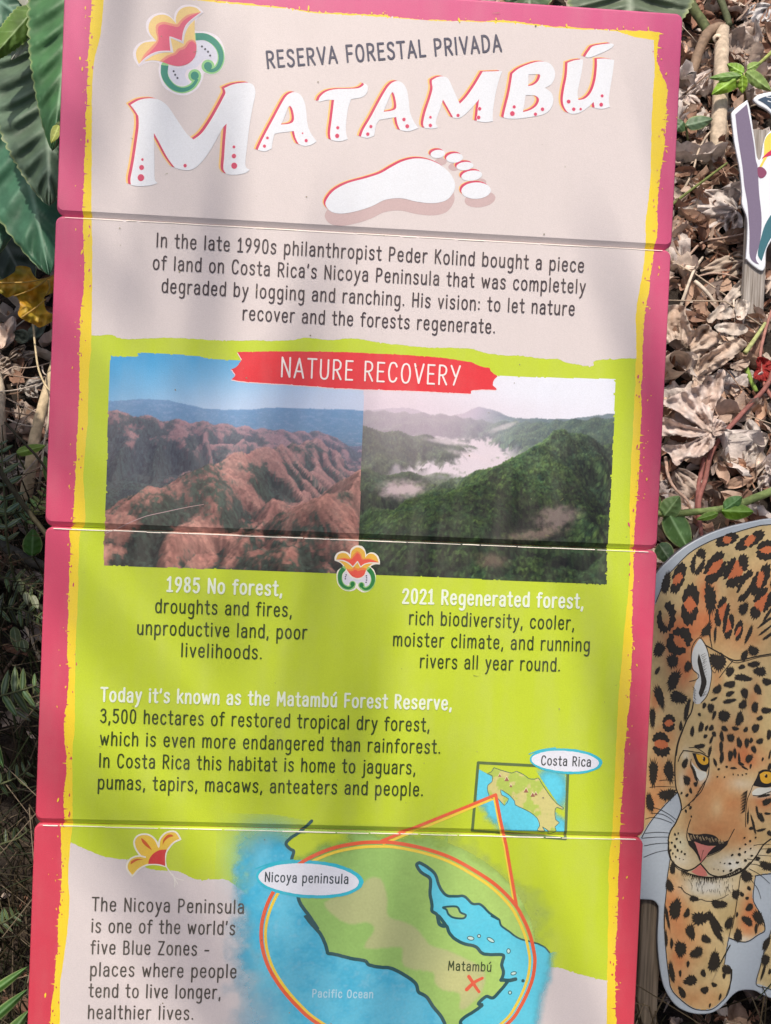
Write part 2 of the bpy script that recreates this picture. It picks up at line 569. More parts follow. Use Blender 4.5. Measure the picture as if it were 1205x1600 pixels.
def build_boards():
    for i in range(4):
        y1, y0 = SEAMS[i] - GAP, SEAMS[i + 1] + GAP
        dx = (0, -.8, .3, -.6)[i]
        rings = []
        for q in range(NB + 1):
            a = math.pi / 2 * q / NB
            et, eb, es = CH_T * (1 - math.sin(a)), CH_B * (1 - q / NB), 2.4 * (1 - math.sin(a))
            zt, zb = -CH_Z * (1 - math.cos(a)), -CH_Z * q / NB
            r = rrect(UL + dx + es, UR + dx - es, y0 + eb, y1 - et, 9 + 4 * q / NB)
            ym = (y0 + y1) / 2
            rings.append([(x, y, zt if y > ym else zb) for x, y in r])
        n = len(rings[0])
        v = [p for r in rings for p in r] + [(x, y, -THK) for x, y, z in rings[-1]]
        f = [tuple(range(n))]
        for q in range(NB + 1):
            for k in range(n):
                k2 = (k + 1) % n
                f.append(((q + 1) * n + k, (q + 1) * n + k2, q * n + k2, q * n + k))
        f.append(tuple((NB + 1) * n + k for k in reversed(range(n))))
        vc = [pink(p[1]) for p in v]
        b = mesh_obj("board", [(x * K, y * K, z * K) for x, y, z in v], f, M_PRINT, sign, vcol=vc)
        BOARDS.append(b)
    for u in (-330, 240):                    # posts behind the boards, down into the ground
        top = SIGN_M @ Vector((u * K, 600 * K, -THK * K - 0.024))
        d = (SIGN_M.to_3x3() @ Vector((0, -1, 0))).normalized()
        ln = 0.3
        while True:
            p = top + d * ln
            if p.z < ground_z(p.x, p.y) - 0.12: break
            ln += 0.02
        w = 0.032
        v = []
        for yy in (600 * K, 600 * K - ln):
            for sx, sz in ((-1, -1), (1, -1), (1, 1), (-1, 1)):
                v.append((u * K + sx * w, yy, -THK * K - 0.0235 + sz * 0.022))
        mesh_obj("post", v, [(0, 1, 2, 3), (7, 6, 5, 4), (0, 4, 5, 1), (1, 5, 6, 2), (2, 6, 7, 3), (3, 7, 4, 0)], M_WOOD, sign)


build_boards()


def prof(v):
    for s in SEAMS[1:4]:
        if abs(v - s) < GAP + 0.02: return -CH_Z
        if s + GAP <= v < s + GAP + CH_B: return -CH_Z * (1 - (v - s - GAP) / CH_B)
        if s - GAP - CH_T < v <= s - GAP: return -float(np.interp(s - GAP - v, [b[0] for b in BEV[::-1]], [b[1] for b in BEV[::-1]]))
    return 0.0


def board_of(v):
    for i, s in enumerate(SEAMS[1:4]):
        if v > s + GAP: return i
        if v >= s - GAP: return None
    return 3


def put_print(name, dr, mat=None, kind=None):
    """lay a drawing on the boards: cut at the seams, follow the bevels, one child per board"""
    bm = bmesh.new()
    lay = bm.faces.layers.float_color.new("c")
    bv = [bm.verts.new(p) for p in dr.v]
    for f, c in zip(dr.f, dr.c):
        try:
            fc = bm.faces.new([bv[i] for i in f])
            fc[lay] = c
        except ValueError:
            pass
    ys = [p[1] for p in dr.v]
    lo, hi = min(ys), max(ys)
    for s in SEAMS[1:4]:
        for y in [s + GAP, s - GAP, s + GAP + CH_B] + [s - GAP - b[0] for b in BEV[:-1]]:
            if lo < y < hi:
                bmesh.ops.bisect_plane(bm, geom=bm.verts[:] + bm.edges[:] + bm.faces[:], dist=1e-5, plane_co=(0, y, 0), plane_no=(0, 1, 0))
    parts = {}
    for f in bm.faces:
        b = board_of(f.calc_center_median().y)
        if b is not None: parts.setdefault(b, []).append(f)
    for b, fs in sorted(parts.items()):
        idx, v, ff, cc = {}, [], [], []
        for f in fs:
            row = []
            for q in f.verts:
                if q not in idx:
                    idx[q] = len(v)
                    v.append((q.co.x * K, q.co.y * K, (prof(q.co.y) + q.co.z + 0.12) * K))
                row.append(idx[q])
            ff.append(row); cc.append(tuple(f[lay]))
        tag(mesh_obj(name, v, ff, mat or M_PRINT, BOARDS[b], fcol=cc), kind=kind)
    bm.free()


def C(r, g, b): return lin((r, g, b), ALB)


WHITE = C(226, 229, 236)
RED = C(205, 62, 98)
SHYEL = C(240, 196, 120)
YEL = C(238, 208, 48)
BEIGE = C(216, 205, 204)
GREEN = C(190, 208, 50)


def build_fields():
    lo = P("146,-14 144.4,0 139,75 135.5,149 133.5,224 130.5,299 129.5,338 131,380 132,440 125.5,504 124.5,564 123.5,639 121,688 118,740 113.5,820 108.6,830 109.6,864 107,939 106,1019 108,1058 101,1123 101,1150 104.6,1190 99.6,1240 99.6,1284 95.6,1294 97,1339 94.6,1399 91,1439 89.6,1488 84.7,1538 79.7,1588 76,1640 70,1735")
    li = P("163,-12 162,0 158,50 147,100 144,174 143.4,338 144.4,390 143.4,524 139.4,579 137,663 130.5,740 132,765 133.5,815 124.5,840 122,939 118,1019 117,1138 113.5,1170 113.5,1279 110.5,1314 107,1364 108.6,1419 102,1484 94.6,1538 93.6,1598 90,1640 85,1733")
    ro = P("1031,50 1027,95 1042,135 1042,166 1038,226 1029,301 1026.8,361 1021,397 1014,455 1005.7,506 1004,566 1001.7,641 998,740 991.6,815 990,890 987.6,966 987.6,1031 984,1091 979,1140 974,1215 969,1306 966.5,1366 964,1441 961.5,1517 962.5,1600 960,1640 955,1748")
    ri = P("1022,63 1022.8,116 1021.8,125 1017.7,201 1016.7,276 1009,346 1009,370 1005.7,415 999,455 994,490 994,561 990.6,641 985.6,737 984,790 984,890 977.6,966 972.5,1021 966.5,1091 964,1140 961.5,1190 957.5,1290 951.5,1351 950.5,1441 949,1511 947.5,1600 946,1640 941,1746")
    top = P("146,-14 230,-10 300,-3 348,2 448,12 498,19 598,24 650,30 725,32.6 801,33 851,40 911,44 951,46 1031,50")
    topi = P("163,-12 230,-8 300,0 348,5 448,14 498,21 598,26.5 650,31 725,34 801,36 851,42 911,46 960,48 978,55 1022,63")
    rlo, rro = rough(spline(lo), 1.5, 1.3, 1, 7), rough(spline(ro), 1.7, 1.3, 2, 8)
    rtop = rough(spline(top), 1.6, 1.6, 3, 4)
    rli, rri = rough(spline(li), 0.7, 3, 4), rough(spline(ri), 0.8, 3, 5)
    rtopi = rough(spline(topi), 1.0, 1.6, 6, 3)
    bot = [(500, 1742)]
    d = Draw()
    d.poly(rtop + rro + bot + rlo[::-1], YEL, 1)
    # flecks of bare pink in the yellow and yellow in the pink along the torn edge
    rs = random.Random(11)
    for path, sgn in ((rlo, 1), (rro, -1), (rtop, 0)):
        for k in range(120 if sgn else 70):
            p = rs.choice(path)
            if sgn: q = (p[0] + sgn * rs.gauss(3, 3.5) - (12 * sgn if rs.random() < .28 else 0), p[1] + rs.uniform(-3, 3))
            else: q = (p[0] + rs.uniform(-4, 4), p[1] + rs.gauss(0, 4.0))
            inside = (q[0] - p[0]) * sgn > 0 if sgn else q[1] > p[1]
            if inside and not sgn: continue
            r = abs(rs.gauss(0, .45)) + .45
            e = rough(ell(q[0], q[1], r, r * rs.uniform(1.0, 3.4), rs.uniform(-25, 25), 10), .4, .8, k)
            vq = p2s(*q)[1]
            d.poly(e, pink(vq) if inside else YEL, 1.4)
    put_print("border_stripe", d)
    d = Draw()
    d.poly(rtopi + rri + bot + rli[::-1], GREEN, 2)
    put_print("green_field", d)
    # beige fields above and below
    bt = P("143.4,524 155,525 167,523.5 180,525 185,528 210,529.5 269,528 349,531.7 448,531.7 478,528 518,531.7 548,529 600,536 665,543 730,545 766,553 816,556 851,561 871,561 891,568 926,572 931,563.5 991,559 994,561")
    bt2 = rough(spline(bt), 1.1, 2, 8, 2)

    def upto(path, y, below=False):
        return [p for p in path if (p[1] > y if below else p[1] < y)]
    d = Draw()
    d.poly(rtopi + upto(rri, 560) + bt2[::-1] + upto(rli, 523)[::-1], BEIGE, 2.6)
    bb = P("111,1316 134,1327 164,1339 199,1344 239,1359 279,1361 309,1374 349,1374 368,1384 430,1420 600,1470 780,1500 831,1511 871,1511 901,1521 946,1532 949,1533")
    bb2 = rough(spline(bb), 1.3, 2, 9, 2)
    d.poly(bb2 + upto(rri, 1535, True) + bot + upto(rli, 1318, True)[::-1], BEIGE, 2.6)
    put_print("beige_field", d)
    return


build_fields()


# ---- value noise on arrays
def vnoise(x, y, seed=0):
    xi, yi = np.floor(x).astype(np.int64), np.floor(y).astype(np.int64)
    xf, yf = x - xi, y - yi
    u, w = xf * xf * (3 - 2 * xf), yf * yf * (3 - 2 * yf)

    def h(a, b):
        n = (a * 374761393 + b * 668265263 + seed * 974634777) & 0x7fffffff
        n = ((n ^ (n >> 13)) * 1274126177) & 0x7fffffff
        return ((n ^ (n >> 16)) & 0xffff) / 65535.0
    return (h(xi, yi) * (1 - u) + h(xi + 1, yi) * u) * (1 - w) + (h(xi, yi + 1) * (1 - u) + h(xi + 1, yi + 1) * u) * w


def fbm(x, y, oct=5, seed=0):
    s, a, t = 0, 1.0, 0
    for o in range(oct):
        s = s + a * vnoise(x * 2 ** o + 17.3 * o, y * 2 ** o + 5.1 * o, seed + o)
        t += a
        a *= 0.52
    return s / t


def cells(x, y, seed=0):
    """distance to the nearest jittered cell centre, that cell's random value, and the offset"""
    xi, yi = np.floor(x), np.floor(y)
    best = np.full(x.shape, 9.0); val = np.zeros(x.shape); dxb = np.zeros(x.shape); dyb = np.zeros(x.shape)
    for a in (-1, 0, 1):
        for b in (-1, 0, 1):
            cx, cy = xi + a, yi + b
            jx = vnoise(cx * 1.0 + .0, cy * 1.0, seed + 31); jy = vnoise(cx, cy, seed + 57); rv = vnoise(cx, cy, seed + 91)
            ex, ey = x - (cx + jx), y - (cy + jy)
            d = ex * ex + ey * ey
            m = d < best
            best = np.where(m, d, best); val = np.where(m, rv, val); dxb = np.where(m, ex, dxb); dyb = np.where(m, ey, dyb)
    return np.sqrt(best), val, dxb, dyb


def inpoly(x, y, poly):
    c = np.zeros(x.shape, bool)
    n = len(poly)
    for i in range(n):
        x1, y1 = poly[i][:2]; x2, y2 = poly[(i + 1) % n][:2]
        if y1 == y2: continue
        m = ((y1 > y) != (y2 > y)) & (x < (x2 - x1) * (y - y1) / (y2 - y1) + x1)
        c ^= m
    return c


def blur(a, r):
    for ax in (0, 1):
        k = np.zeros_like(a)
        for s in range(-r, r + 1):
            k += np.roll(a, s, ax)
        a = k / (2 * r + 1)
    return a


def sm(a, b, x):
    t = np.clip((x - a) / (b - a), 0, 1)
    return t * t * (3 - 2 * t)


def mixc(a, b, t): return a + (np.asarray(b, float) - a) * t[..., None]


def grid_print(name, u0, u1, v0, v1, step, colour, layer, keep=None, mat=None):
    """dense grid on the boards; colour(px, py) -> rgb(a) 0..255 at every vertex"""
    us = np.linspace(u0, u1, int((u1 - u0) / step) + 1)
    vv = set(np.linspace(v0, v1, int((v1 - v0) / step) + 1))
    for s in SEAMS[1:4]:
        for y in [s + GAP, s - GAP, s + GAP + CH_B] + [s - GAP - b[0] for b in BEV[:-1]]:
            if v0 < y < v1: vv.add(y)
    vv = np.array(sorted(vv))
    U, V = np.meshgrid(us, vv)
    X, Y = s2p_np(U, V)
    col = colour(X, Y)
    al = col[..., 3] / 255.0 if col.shape[-1] == 4 else np.ones(X.shape)
    rgba = np.concatenate([np.clip(linA(col[..., :3]) * ALB, 0, .95), al[..., None]], -1)
    k = np.ones(X.shape, bool) if keep is None else keep(X, Y)
    for b in range(4):
        hi = SEAMS[b] - (GAP if b else -50); lo = SEAMS[b + 1] + (GAP if b < 3 else 0)
        rows = np.where((vv >= lo - 1e-6) & (vv <= hi + 1e-6))[0]
        if len(rows) < 2: continue
        r0, r1 = rows[0], rows[-1] + 1
        kk = k[r0:r1]
        cellk = kk[:-1, :-1] & kk[1:, :-1] & kk[:-1, 1:] & kk[1:, 1:]
        nu = len(us)
        jj, ii = np.where(cellk)
        if len(jj) == 0: continue
        idx = np.stack([jj * nu + ii, jj * nu + ii + 1, (jj + 1) * nu + ii + 1, (jj + 1) * nu + ii], 1)
        uq, inv = np.unique(idx, return_inverse=True)
        uu = U[r0:r1].ravel()[uq]; vq = V[r0:r1].ravel()[uq]
        pz = np.array([prof(t) for t in vv[r0:r1]])
        zz = (np.repeat(pz, nu)[uq] + layer * 0.14 + 0.12)
        verts = np.stack([uu, vq, zz], 1) * K
        mesh_obj(name, verts.tolist(), inv.reshape(-1, 4).tolist(), mat or M_PRINT, BOARDS[b], vcol=rgba[r0:r1].reshape(-1, 4)[uq])


# ---- the two landscape photographs
Z6 = (160, 540, 2.869); Z7 = (130, 700, 2.678); Z8 = (560, 590, 2.869); Z9 = (560, 740, 2.869)


def line_y(pts, x):
    p = sorted([(a[0], a[1]) for a in pts])
    return np.interp(x, [a[0] for a in p], [a[1] for a in p])


def terrain_image(height, colour, sky, W, Hh, f, hor, cam_h, z0, z1, steps):
    """perspective picture of a height field, nearest slices first"""
    img = np.zeros((Hh, W, 3))
    yb = np.full(W, float(Hh))
    cols = np.arange(W) - W / 2
    rows = np.arange(Hh)[:, None]
    img[:] = sky(np.broadcast_to(cols, (Hh, W)), np.broadcast_to(rows, (Hh, W)))
    prev = None
    for z in z0 * (z1 / z0) ** (np.arange(steps) / (steps - 1.0)):
        x = cols / f * z
        zz = np.full(W, z)
        h = height(x, zz)
        ys = hor - (h - cam_h) / z * f
        m = (rows >= ys) & (rows < yb)
        if m.any():
            e = .012 * z
            c = colour(x, zz, h, (height(x + e, zz) - h) / e, (height(x, zz + e) - h) / e)
            img = np.where(m[..., None], c[None], img)
        yb = np.minimum(yb, ys)
    return img


def ridged(x, y, oct, seed):
    s, a, t, w = 0, 1.0, 0, 1.0
    for o in range(oct):
        n = 1 - np.abs(2 * vnoise(x * 2 ** o + 9.7 * o, y * 2 ** o + 3.3 * o, seed + o) - 1)
        n = n * n * w
        s = s + a * n; t += a
        w = np.clip(n * 1.8, 0, 1)
        a *= .5
    return s / t


def ridge_line(x, z, pts, wid, seed, k):
    """tent-shaped ridge along (x, z, height) points with spurs and gullies on its flanks -> height, gully depth 0..1"""
    best = np.full(np.shape(x), -9.0); gul = np.zeros(np.shape(x)); s0 = 0.0
    for a, b in zip(pts, pts[1:]):
        ex, ez = b[0] - a[0], b[1] - a[1]
        l = math.hypot(ex, ez)
        t = np.clip(((x - a[0]) * ex + (z - a[1]) * ez) / (l * l), 0, 1)
        dx, dz = x - a[0] - t * ex, z - a[1] - t * ez
        d = np.hypot(dx, dz) / wid
        sgn = np.sign(dx * ez - dz * ex)
        s = s0 + t * l
        w = s * k + d * 1.1 * sgn + 1.4 * vnoise(s * 1.3 + 3, d * 1.5 + sgn, seed)
        g = .5 + .5 * np.cos(w * 6.283)
        g = g ** .8 * np.clip(d * 2.2, 0, 1)
        h = (a[2] + t * (b[2] - a[2])) * np.clip(1 - d * (.80 + .5 * g), -.4, 1) + .05 * np.sin(s * 7 + seed)
        m = h > best
        best = np.where(m, h, best); gul = np.where(m, g, gul)
        s0 += l
    return best, gul


def sample(img, X, Y):
    h, w = img.shape[:2]
    X = np.clip(X, 0, w - 1.001); Y = np.clip(Y, 0, h - 1.001)
    xi, yi = X.astype(int), Y.astype(int)
    fx, fy = (X - xi)[..., None], (Y - yi)[..., None]
    return (img[yi, xi] * (1 - fx) + img[yi, xi + 1] * fx) * (1 - fy) + (img[yi + 1, xi] * (1 - fx) + img[yi + 1, xi + 1] * fx) * fy


def picture_1985():
    R1 = [(-2.4, 2.3, .35), (-1.3, 3.1, .62), (-.35, 4.1, .92), (.35, 5.0, 1.05), (1.3, 6.6, .95), (2.6, 8.4, 1.0)]
    R2 = [(.35, 2.3, .30), (.95, 3.0, .72), (1.7, 3.7, .95), (2.8, 4.6, 1.0)]
    R3 = [(-6.0, 7.4, 1.75), (-4.2, 8.0, 1.70), (-2.4, 8.8, 1.42), (-.6, 9.6, 1.30), (1.2, 10.8, 1.10), (4, 12, 1.0)]
    R4 = [(-.6, 2.0, .10), (.0, 2.6, .30), (.6, 3.7, .50)]

    def parts(x, z):
        wx, wz = x + .16 * (fbm(x * 2, z * 2, 3, 5) - .5) * 2, z + .16 * (fbm(x * 2, z * 2, 3, 6) - .5) * 2
        h, g = .12 * ridged(wx * .6, wz * .6, 4, 11), .55 + 0 * x
        for R, w, sd, k in ((R1, 1.25, 3, 1.15), (R2, 1.0, 7, 1.4), (R3, 2.3, 9, .8), (R4, .7, 12, 1.8)):
            a, b = ridge_line(wx, wz, R, w, sd, k)
            m = a > h
            h = np.where(m, a, h); g = np.where(m, b, g)
        return h, g

    def height(x, z):
        h = parts(x, z)[0] + .05 * ridged(x * 3.2, z * 2.6, 3, 41)
        h = h + 2.3 * np.exp(-((z - 30) / 6) ** 2) * (.5 + .9 * vnoise(x / 7.0 + 2.2, z / 9, 77))
        return h + .020 * vnoise(x * 30, z * 30, 8) * np.clip(5 / z, 0, 1)

    def colour(x, z, h, hx, hz):
        g = parts(x, z)[1]
        n1, n2, n3 = fbm(x * 2.4, z * 2.4, 4, 21), fbm(x * 9, z * 9, 4, 24), fbm(x * 34, z * 34, 2, 27)
        lam = np.clip((-.50 * hx - .25 * hz + .85) / np.sqrt(1 + hx * hx + hz * hz), .15, 1.5)
        soil = np.stack([184 + 26 * (n2 - .5) * 2, 128 + 26 * (n2 - .5) * 2, 112 + 22 * (n2 - .5) * 2], -1)
        soil = soil * (.50 + .55 * lam + .42 * (n3 - .5))[:, None]
        veg = np.stack([60 + 12 * (n1 - .5), 72 + 16 * (n1 - .5), 62 + 0 * x], -1) * (.42 + .46 * lam + 1.1 * (n3 - .5))[:, None]
        dl = .75 * np.exp(-((x + 2.3) / 1.7) ** 2 - ((z - 5.6) / 2.0) ** 2) + .16 * np.exp(-((z - 2.4) / .5) ** 2)
        v = .55 * g + .9 * (n1 - .5) + .6 * (n2 - .5) + dl + .10 * np.clip((z - 5) / 6, 0, 1)
        m = sm(.12, .40, v + (n3 - .5) * .40) * (.80 + .25 * n3)
        c = soil + (veg - soil) * m[:, None]
        hz_ = 1 - np.exp(-np.clip(z - 2.2, 0, 99) / 12.5)
        hcol = np.where((z > 16)[:, None], np.array([120, 164, 214.]), np.array([142, 146, 190.]))
        return c + (hcol - c) * np.clip(hz_ * .95, 0, .92)[:, None]

    def sky(x, y):
        t = np.clip(y / 110.0, 0, 1); q = np.clip((x + 215) / 430.0, 0, 1)
        c = mixc(np.broadcast_to(np.array([58, 150, 206.]), x.shape + (3,)), [152, 188, 222], sm(0, .9, t * .8 + q * .55))
        return mixc(c, [192, 204, 230], sm(.45, 1.1, q * .75 + t * .55))
    return terrain_image(height, colour, sky, 430, 370, 420.0, 92, 1.75, 1.9, 46, 460)


def picture_2021():
    def height(x, z):
        wx, wz = x + .14 * (fbm(x * 2, z * 2, 3, 5) - .5) * 2, z + .14 * (fbm(x * 2, z * 2, 3, 6) - .5) * 2
        h = .30 * ridged(x * .5 + 7.4, z * .36 + 4.2, 4, 61)
        for R, w, sd, k in (([(-1.6, 3.0, .25), (-.4, 4.0, .62), (.7, 5.2, 1.08), (1.72, 6.2, 1.55), (2.7, 6.6, 1.15), (4.5, 7.2, 1.1)], 1.9, 3, .8),
                            ([(-6, 6.2, 1.45), (-3.6, 7.2, 1.28), (-1.9, 8.6, .95), (-1.0, 10, .5)], 1.8, 7, .8), ([(6.5, 8, 1.9), (4.2, 10, 1.75), (2.2, 12.5, 1.35), (.4, 15, 1.2)], 2.4, 9, .6),
                            ([(-4.0, 4.4, .75), (-2.4, 5.2, .60), (-1.2, 6.4, .30)], 1.2, 14, 1.0), ([(-6, 13, 1.6), (-2.5, 14, 1.5), (-.2, 16, 1.1)], 2.6, 15, .5)):
            h = np.maximum(h, ridge_line(wx, wz, R, w, sd, k)[0])
        h = h + 1.5 * np.exp(-((z - 24) / 5) ** 2) * (.4 + vnoise(x / 3.5 + 1.3, z / 6, 79))
        d, rv, ex, ey = cells(x * 17, z * 17, 5)
        return h + (.036 * np.clip(1 - d, 0, 1) * (.4 + 1.1 * rv)) * np.clip(12 / z, 0, 1)

    def colour(x, z, h, hx, hz):
        n1, n2, n3 = fbm(x * 1.6, z * 1.6, 4, 71), fbm(x * 7, z * 7, 4, 74), fbm(x * 34, z * 34, 2, 77)
        d, rv, ex, ey = cells(x * 17, z * 17, 5)
        lam = np.clip((.50 * hx - .42 * hz + .85) / np.sqrt(1 + hx * hx + hz * hz), .05, 1.4)
        base = np.stack([60 + 30 * (rv - .5) + 40 * (n2 - .5), 84 + 30 * (rv - .5) + 36 * (n2 - .5), 48 + 12 * (rv - .5) + 8 * (n1 - .5)], -1)
        lit = sm(.4, 1.5, z - 3.2) * np.exp(-((x - .8) / 1.6) ** 2)
        c = base * (.32 + .72 * lam + .8 * (n3 - .5) - .20 * sm(.45, .9, d) + .5 * (n1 - .5))[:, None] * (.86 + .35 * lit)[:, None]
        hz_ = 1 - np.exp(-np.clip(z - 4.4 + 1.6 * sm(0, -2.5, x) * sm(3.5, 5.5, z), 0, 99) / 7.5)
        q = sm(-3, 4, x)
        hcol = np.stack([212 - 44 * q, 196 - 16 * q, 212 + 2 * q], -1)
        c = c + (hcol - c) * np.clip(hz_ * (1.1 - .45 * q), 0, .95)[:, None]
        lowm = sm(.50, .26, h + .6 * (n1 - .5) + .3 * (n2 - .5)) * sm(5.6, 7.4, z) * sm(17, 12, z) * sm(1.6, .2, x)
        nearm = 0 * x
        c = c + (np.array([224, 210, 220.]) - c) * np.clip(lowm * 1.15, 0, .95)[:, None]
        return c + (np.array([158, 132, 128.]) - c) * np.clip(nearm, 0, 1)[:, None]

    def sky(x, y):
        q = np.clip((x + 215) / 430.0, 0, 1)
        c = mixc(np.broadcast_to(np.array([226, 212, 222.]), x.shape + (3,)), [228, 230, 242], sm(.1, .7, q))
        return mixc(c, [218, 202, 214], sm(30, 70, y) * (1 - q) * .8)
    return terrain_image(height, colour, sky, 430, 370, 420.0, 62, 1.95, 1.9, 40, 460)


PIC85, PIC21 = picture_1985(), picture_2021()


def col_1985(x, y):
    c = sample(PIC85, x - 158 + .035 * (y - 550), y - 545 - .038 * (x - 165))
    return 255 * np.clip(c / 255 * 1.02, 0, 1) ** .95


def col_2021(x, y):
    c = sample(PIC21, x - 556 + .035 * (y - 570), y - 568 - .038 * (x - 565))
    w = fbm(x / 12, y / 9, 5, 61); w2 = fbm(x / 4.5, y / 3.6, 4, 66)
    for cx, cy, rx, ry, an, a, colr in ((626, 764, 46, 18, -4, .85, (206, 184, 190)), (868, 808, 44, 24, -10, .7, (160, 136, 134)), (838, 834, 60, 12, -8, .6, (170, 142, 132)), (768, 876, 34, 14, 8, .55, (140, 106, 100)), (735, 712, 40, 7, 14, .8, (224, 208, 216)), (700, 690, 40, 6, 8, .75, (222, 208, 216)), (785, 668, 30, 5, -20, .6, (220, 208, 216))):
        t = math.radians(an)
        X = (x - cx) * math.cos(t) + (y - cy) * math.sin(t); Y = -(x - cx) * math.sin(t) + (y - cy) * math.cos(t)
        m = np.exp(-((X / rx) ** 2 + (Y / ry) ** 2))
        c = mixc(c, colr, np.clip(sm(.22, .95, m * .95 + .8 * (w - .5) * m + .5 * (w2 - .5) * m) * a, 0, 1))
    return c


def build_photos():
    # torn edges of the printed pictures
    outer = rough(spline(P("172,556c 190,557 215,556 218,551 300,555 330,560 380,563 571,572 700,581 780,587 963,592c")), .8, 1.5, 21, 1.5) \
        + rough(spline(P("963,592c 958,700 954,800 950,856 948,914c")), 1.0, 1.5, 22, 3) \
        + rough(spline(P("948,914c 800,908 700,903 560,898 400,892 161,884c")), .7, 1.5, 23, 1.5) \
        + rough(spline(P("161,884c 163,830 166,750 169,640 172,556c")), 1.1, 1.5, 24, 3)
    a, b = p2s(158, 540), p2s(968, 926)
    d85 = lambda x, y: inpoly(x, y, outer) & (x < 571 - (y - 572) * .034)
    d21 = lambda x, y: inpoly(x, y, outer) & (x >= 569.4 - (y - 572) * .034)
    um = p2s(575, 560)[0]
    grid_print("landscape_print", a[0] - 12, um + 6, p2s(400, 905)[1] - 6, p2s(171, 545)[1], 1.15, col_1985, 3, d85)
    grid_print("landscape_print", um - 22, b[0] + 10, b[1] - 6, p2s(700, 560)[1], 1.15, col_2021, 3.2, d21)
    d = Draw()
    d.ribbon(spline(Z(Z7, "96,356 140,338 200,310 250,290 280,281 340,268 400,255")), 1.0, C(186, 160, 160), 3.9, 1.1)
    d.ribbon(spline(Z(Z7, "400,255 450,245 505,236")), 1.0, C(190, 160, 156), 3.9, .7)
    put_print("dirt_road_print", d)


build_photos()


# ---- banner and lettering
def build_texts():
    d = Draw()
    ban = rough(spline(P("371,550c 440,549 520,550 600,553 690,559 737,566c 750,572 765,575c 768,581 778,588c 772,594 770,602c 776,609 760,609 738,610 736,615c 640,611 540,607 450,601 380,596 362,593c 368,586 361,577c 370,573 378,562c"), False), .6, 1.5, 31, 1.2)
    d.poly(shift(ban, -.6, 1.3), C(240, 214, 216), 4.2)
    d.poly(ban, C(222, 54, 62), 4.5)
    put_print("banner", d)
    DARK, DKG, NAVY, PALE = C(66, 54, 58), C(52, 66, 22), C(68, 68, 90), C(228, 236, 216)
    KHA = C(84, 78, 72)
    lines = [
        ("RESERVA FORESTAL PRIVADA", (417.5, 106), (784, 79.5), 24.5, NAVY, 3.2),
        ("NATURE RECOVERY", (438.5, 588.6), (718, 602), 29.5, C(240, 228, 226), 2.7),
        ("In the late 1990s philanthropist Peder Kolind bought a piece", (244.5, 385.5), (912, 425), 20.5, DARK, 2.35),
        ("of land on Costa Rica's Nicoya Peninsula that was completely", (239, 420.5), (914, 458.3), 20.5, DARK, 2.35),
        ("degraded by logging and ranching. His vision: to let nature", (252.5, 456.7), (897.5, 492.8), 20.5, DARK, 2.35),
        ("recover and the forests regenerate.", (379, 499.4), (773.5, 520.7), 20.5, DARK, 2.35),
        ("1985 No forest,", (261, 923.5), (441, 930.3), 21.5, PALE, 3.5),
        ("droughts and fires,", (242.5, 956.6), (456, 963), 20.5, DKG, 2.45),
        ("unproductive land, poor", (214.5, 990.5), (479.5, 998), 20.5, DKG, 2.45),
        ("livelihoods.", (283, 1025.4), (409.5, 1029.3), 20.5, DKG, 2.45),
        ("2021 Regenerated forest,", (628.5, 941.8), (911, 950), 21.5, PALE, 3.5),
        ("rich biodiversity, cooler,", (639, 975), (897, 983.3), 20.5, DKG, 2.45),
        ("moister climate, and running", (614, 1008.4), (921.3, 1017.2), 20.5, DKG, 2.45),
        ("rivers all year round.", (656, 1042.6), (875, 1048.4), 20.5, DKG, 2.45),
        ("Today it's known as the Matambú Forest Reserve,", (158, 1095), (705.5, 1108.3), 20.5, PALE, 3.3),
        ("3,500 hectares of restored tropical dry forest,", (156.8, 1128.3), (671, 1142), 20.5, DKG, 2.45),
        ("which is even more endangered than rainforest.", (156.5, 1163.5), (688, 1176.6), 20.5, DKG, 2.45),
        ("In Costa Rica this habitat is home to jaguars,", (155, 1198), (649, 1209), 20.5, DKG, 2.45),
        ("pumas, tapirs, macaws, anteaters and people.", (153, 1232), (661, 1243), 20.5, DKG, 2.45),
        ("The Nicoya Peninsula", (144, 1422.3), (381.5, 1426.6), 20.5, KHA, 2.35),
        ("is one of the world's", (143, 1455.7), (367.3, 1459.7), 20.5, KHA, 2.35),
        ("five Blue Zones -", (142, 1489.4), (327, 1492), 20.5, KHA, 2.35),
        ("places where people", (141, 1524), (369.5, 1527), 20.5, KHA, 2.35),
        ("tend to live longer,", (139, 1557), (345, 1559.5), 20.5, KHA, 2.35),
        ("healthier lives.", (137.5, 1590.6), (302.5, 1592.3), 20.5, KHA, 2.35),
        ("Nicoya peninsula", (413.8, 1376.8), (544.4, 1380), 14.5, C(62, 72, 80), 2.0),
        ("Pacific Ocean", (488, 1557.3), (583, 1558.6), 12.0, C(176, 216, 232), 1.9),
        ("Matambú", (700, 1515), (767.5, 1517), 14.0, C(60, 74, 40), 1.9),
        ("Costa Rica", (845.2, 1194.6), (923, 1197.2), 14.3, C(62, 66, 70), 2.0),
    ]
    for t, a, b, cap, col, sw in lines:
        d = Draw()
        write(d, t, a, b, cap, col, sw, 8)
        put_print("text_line", d)


build_texts()


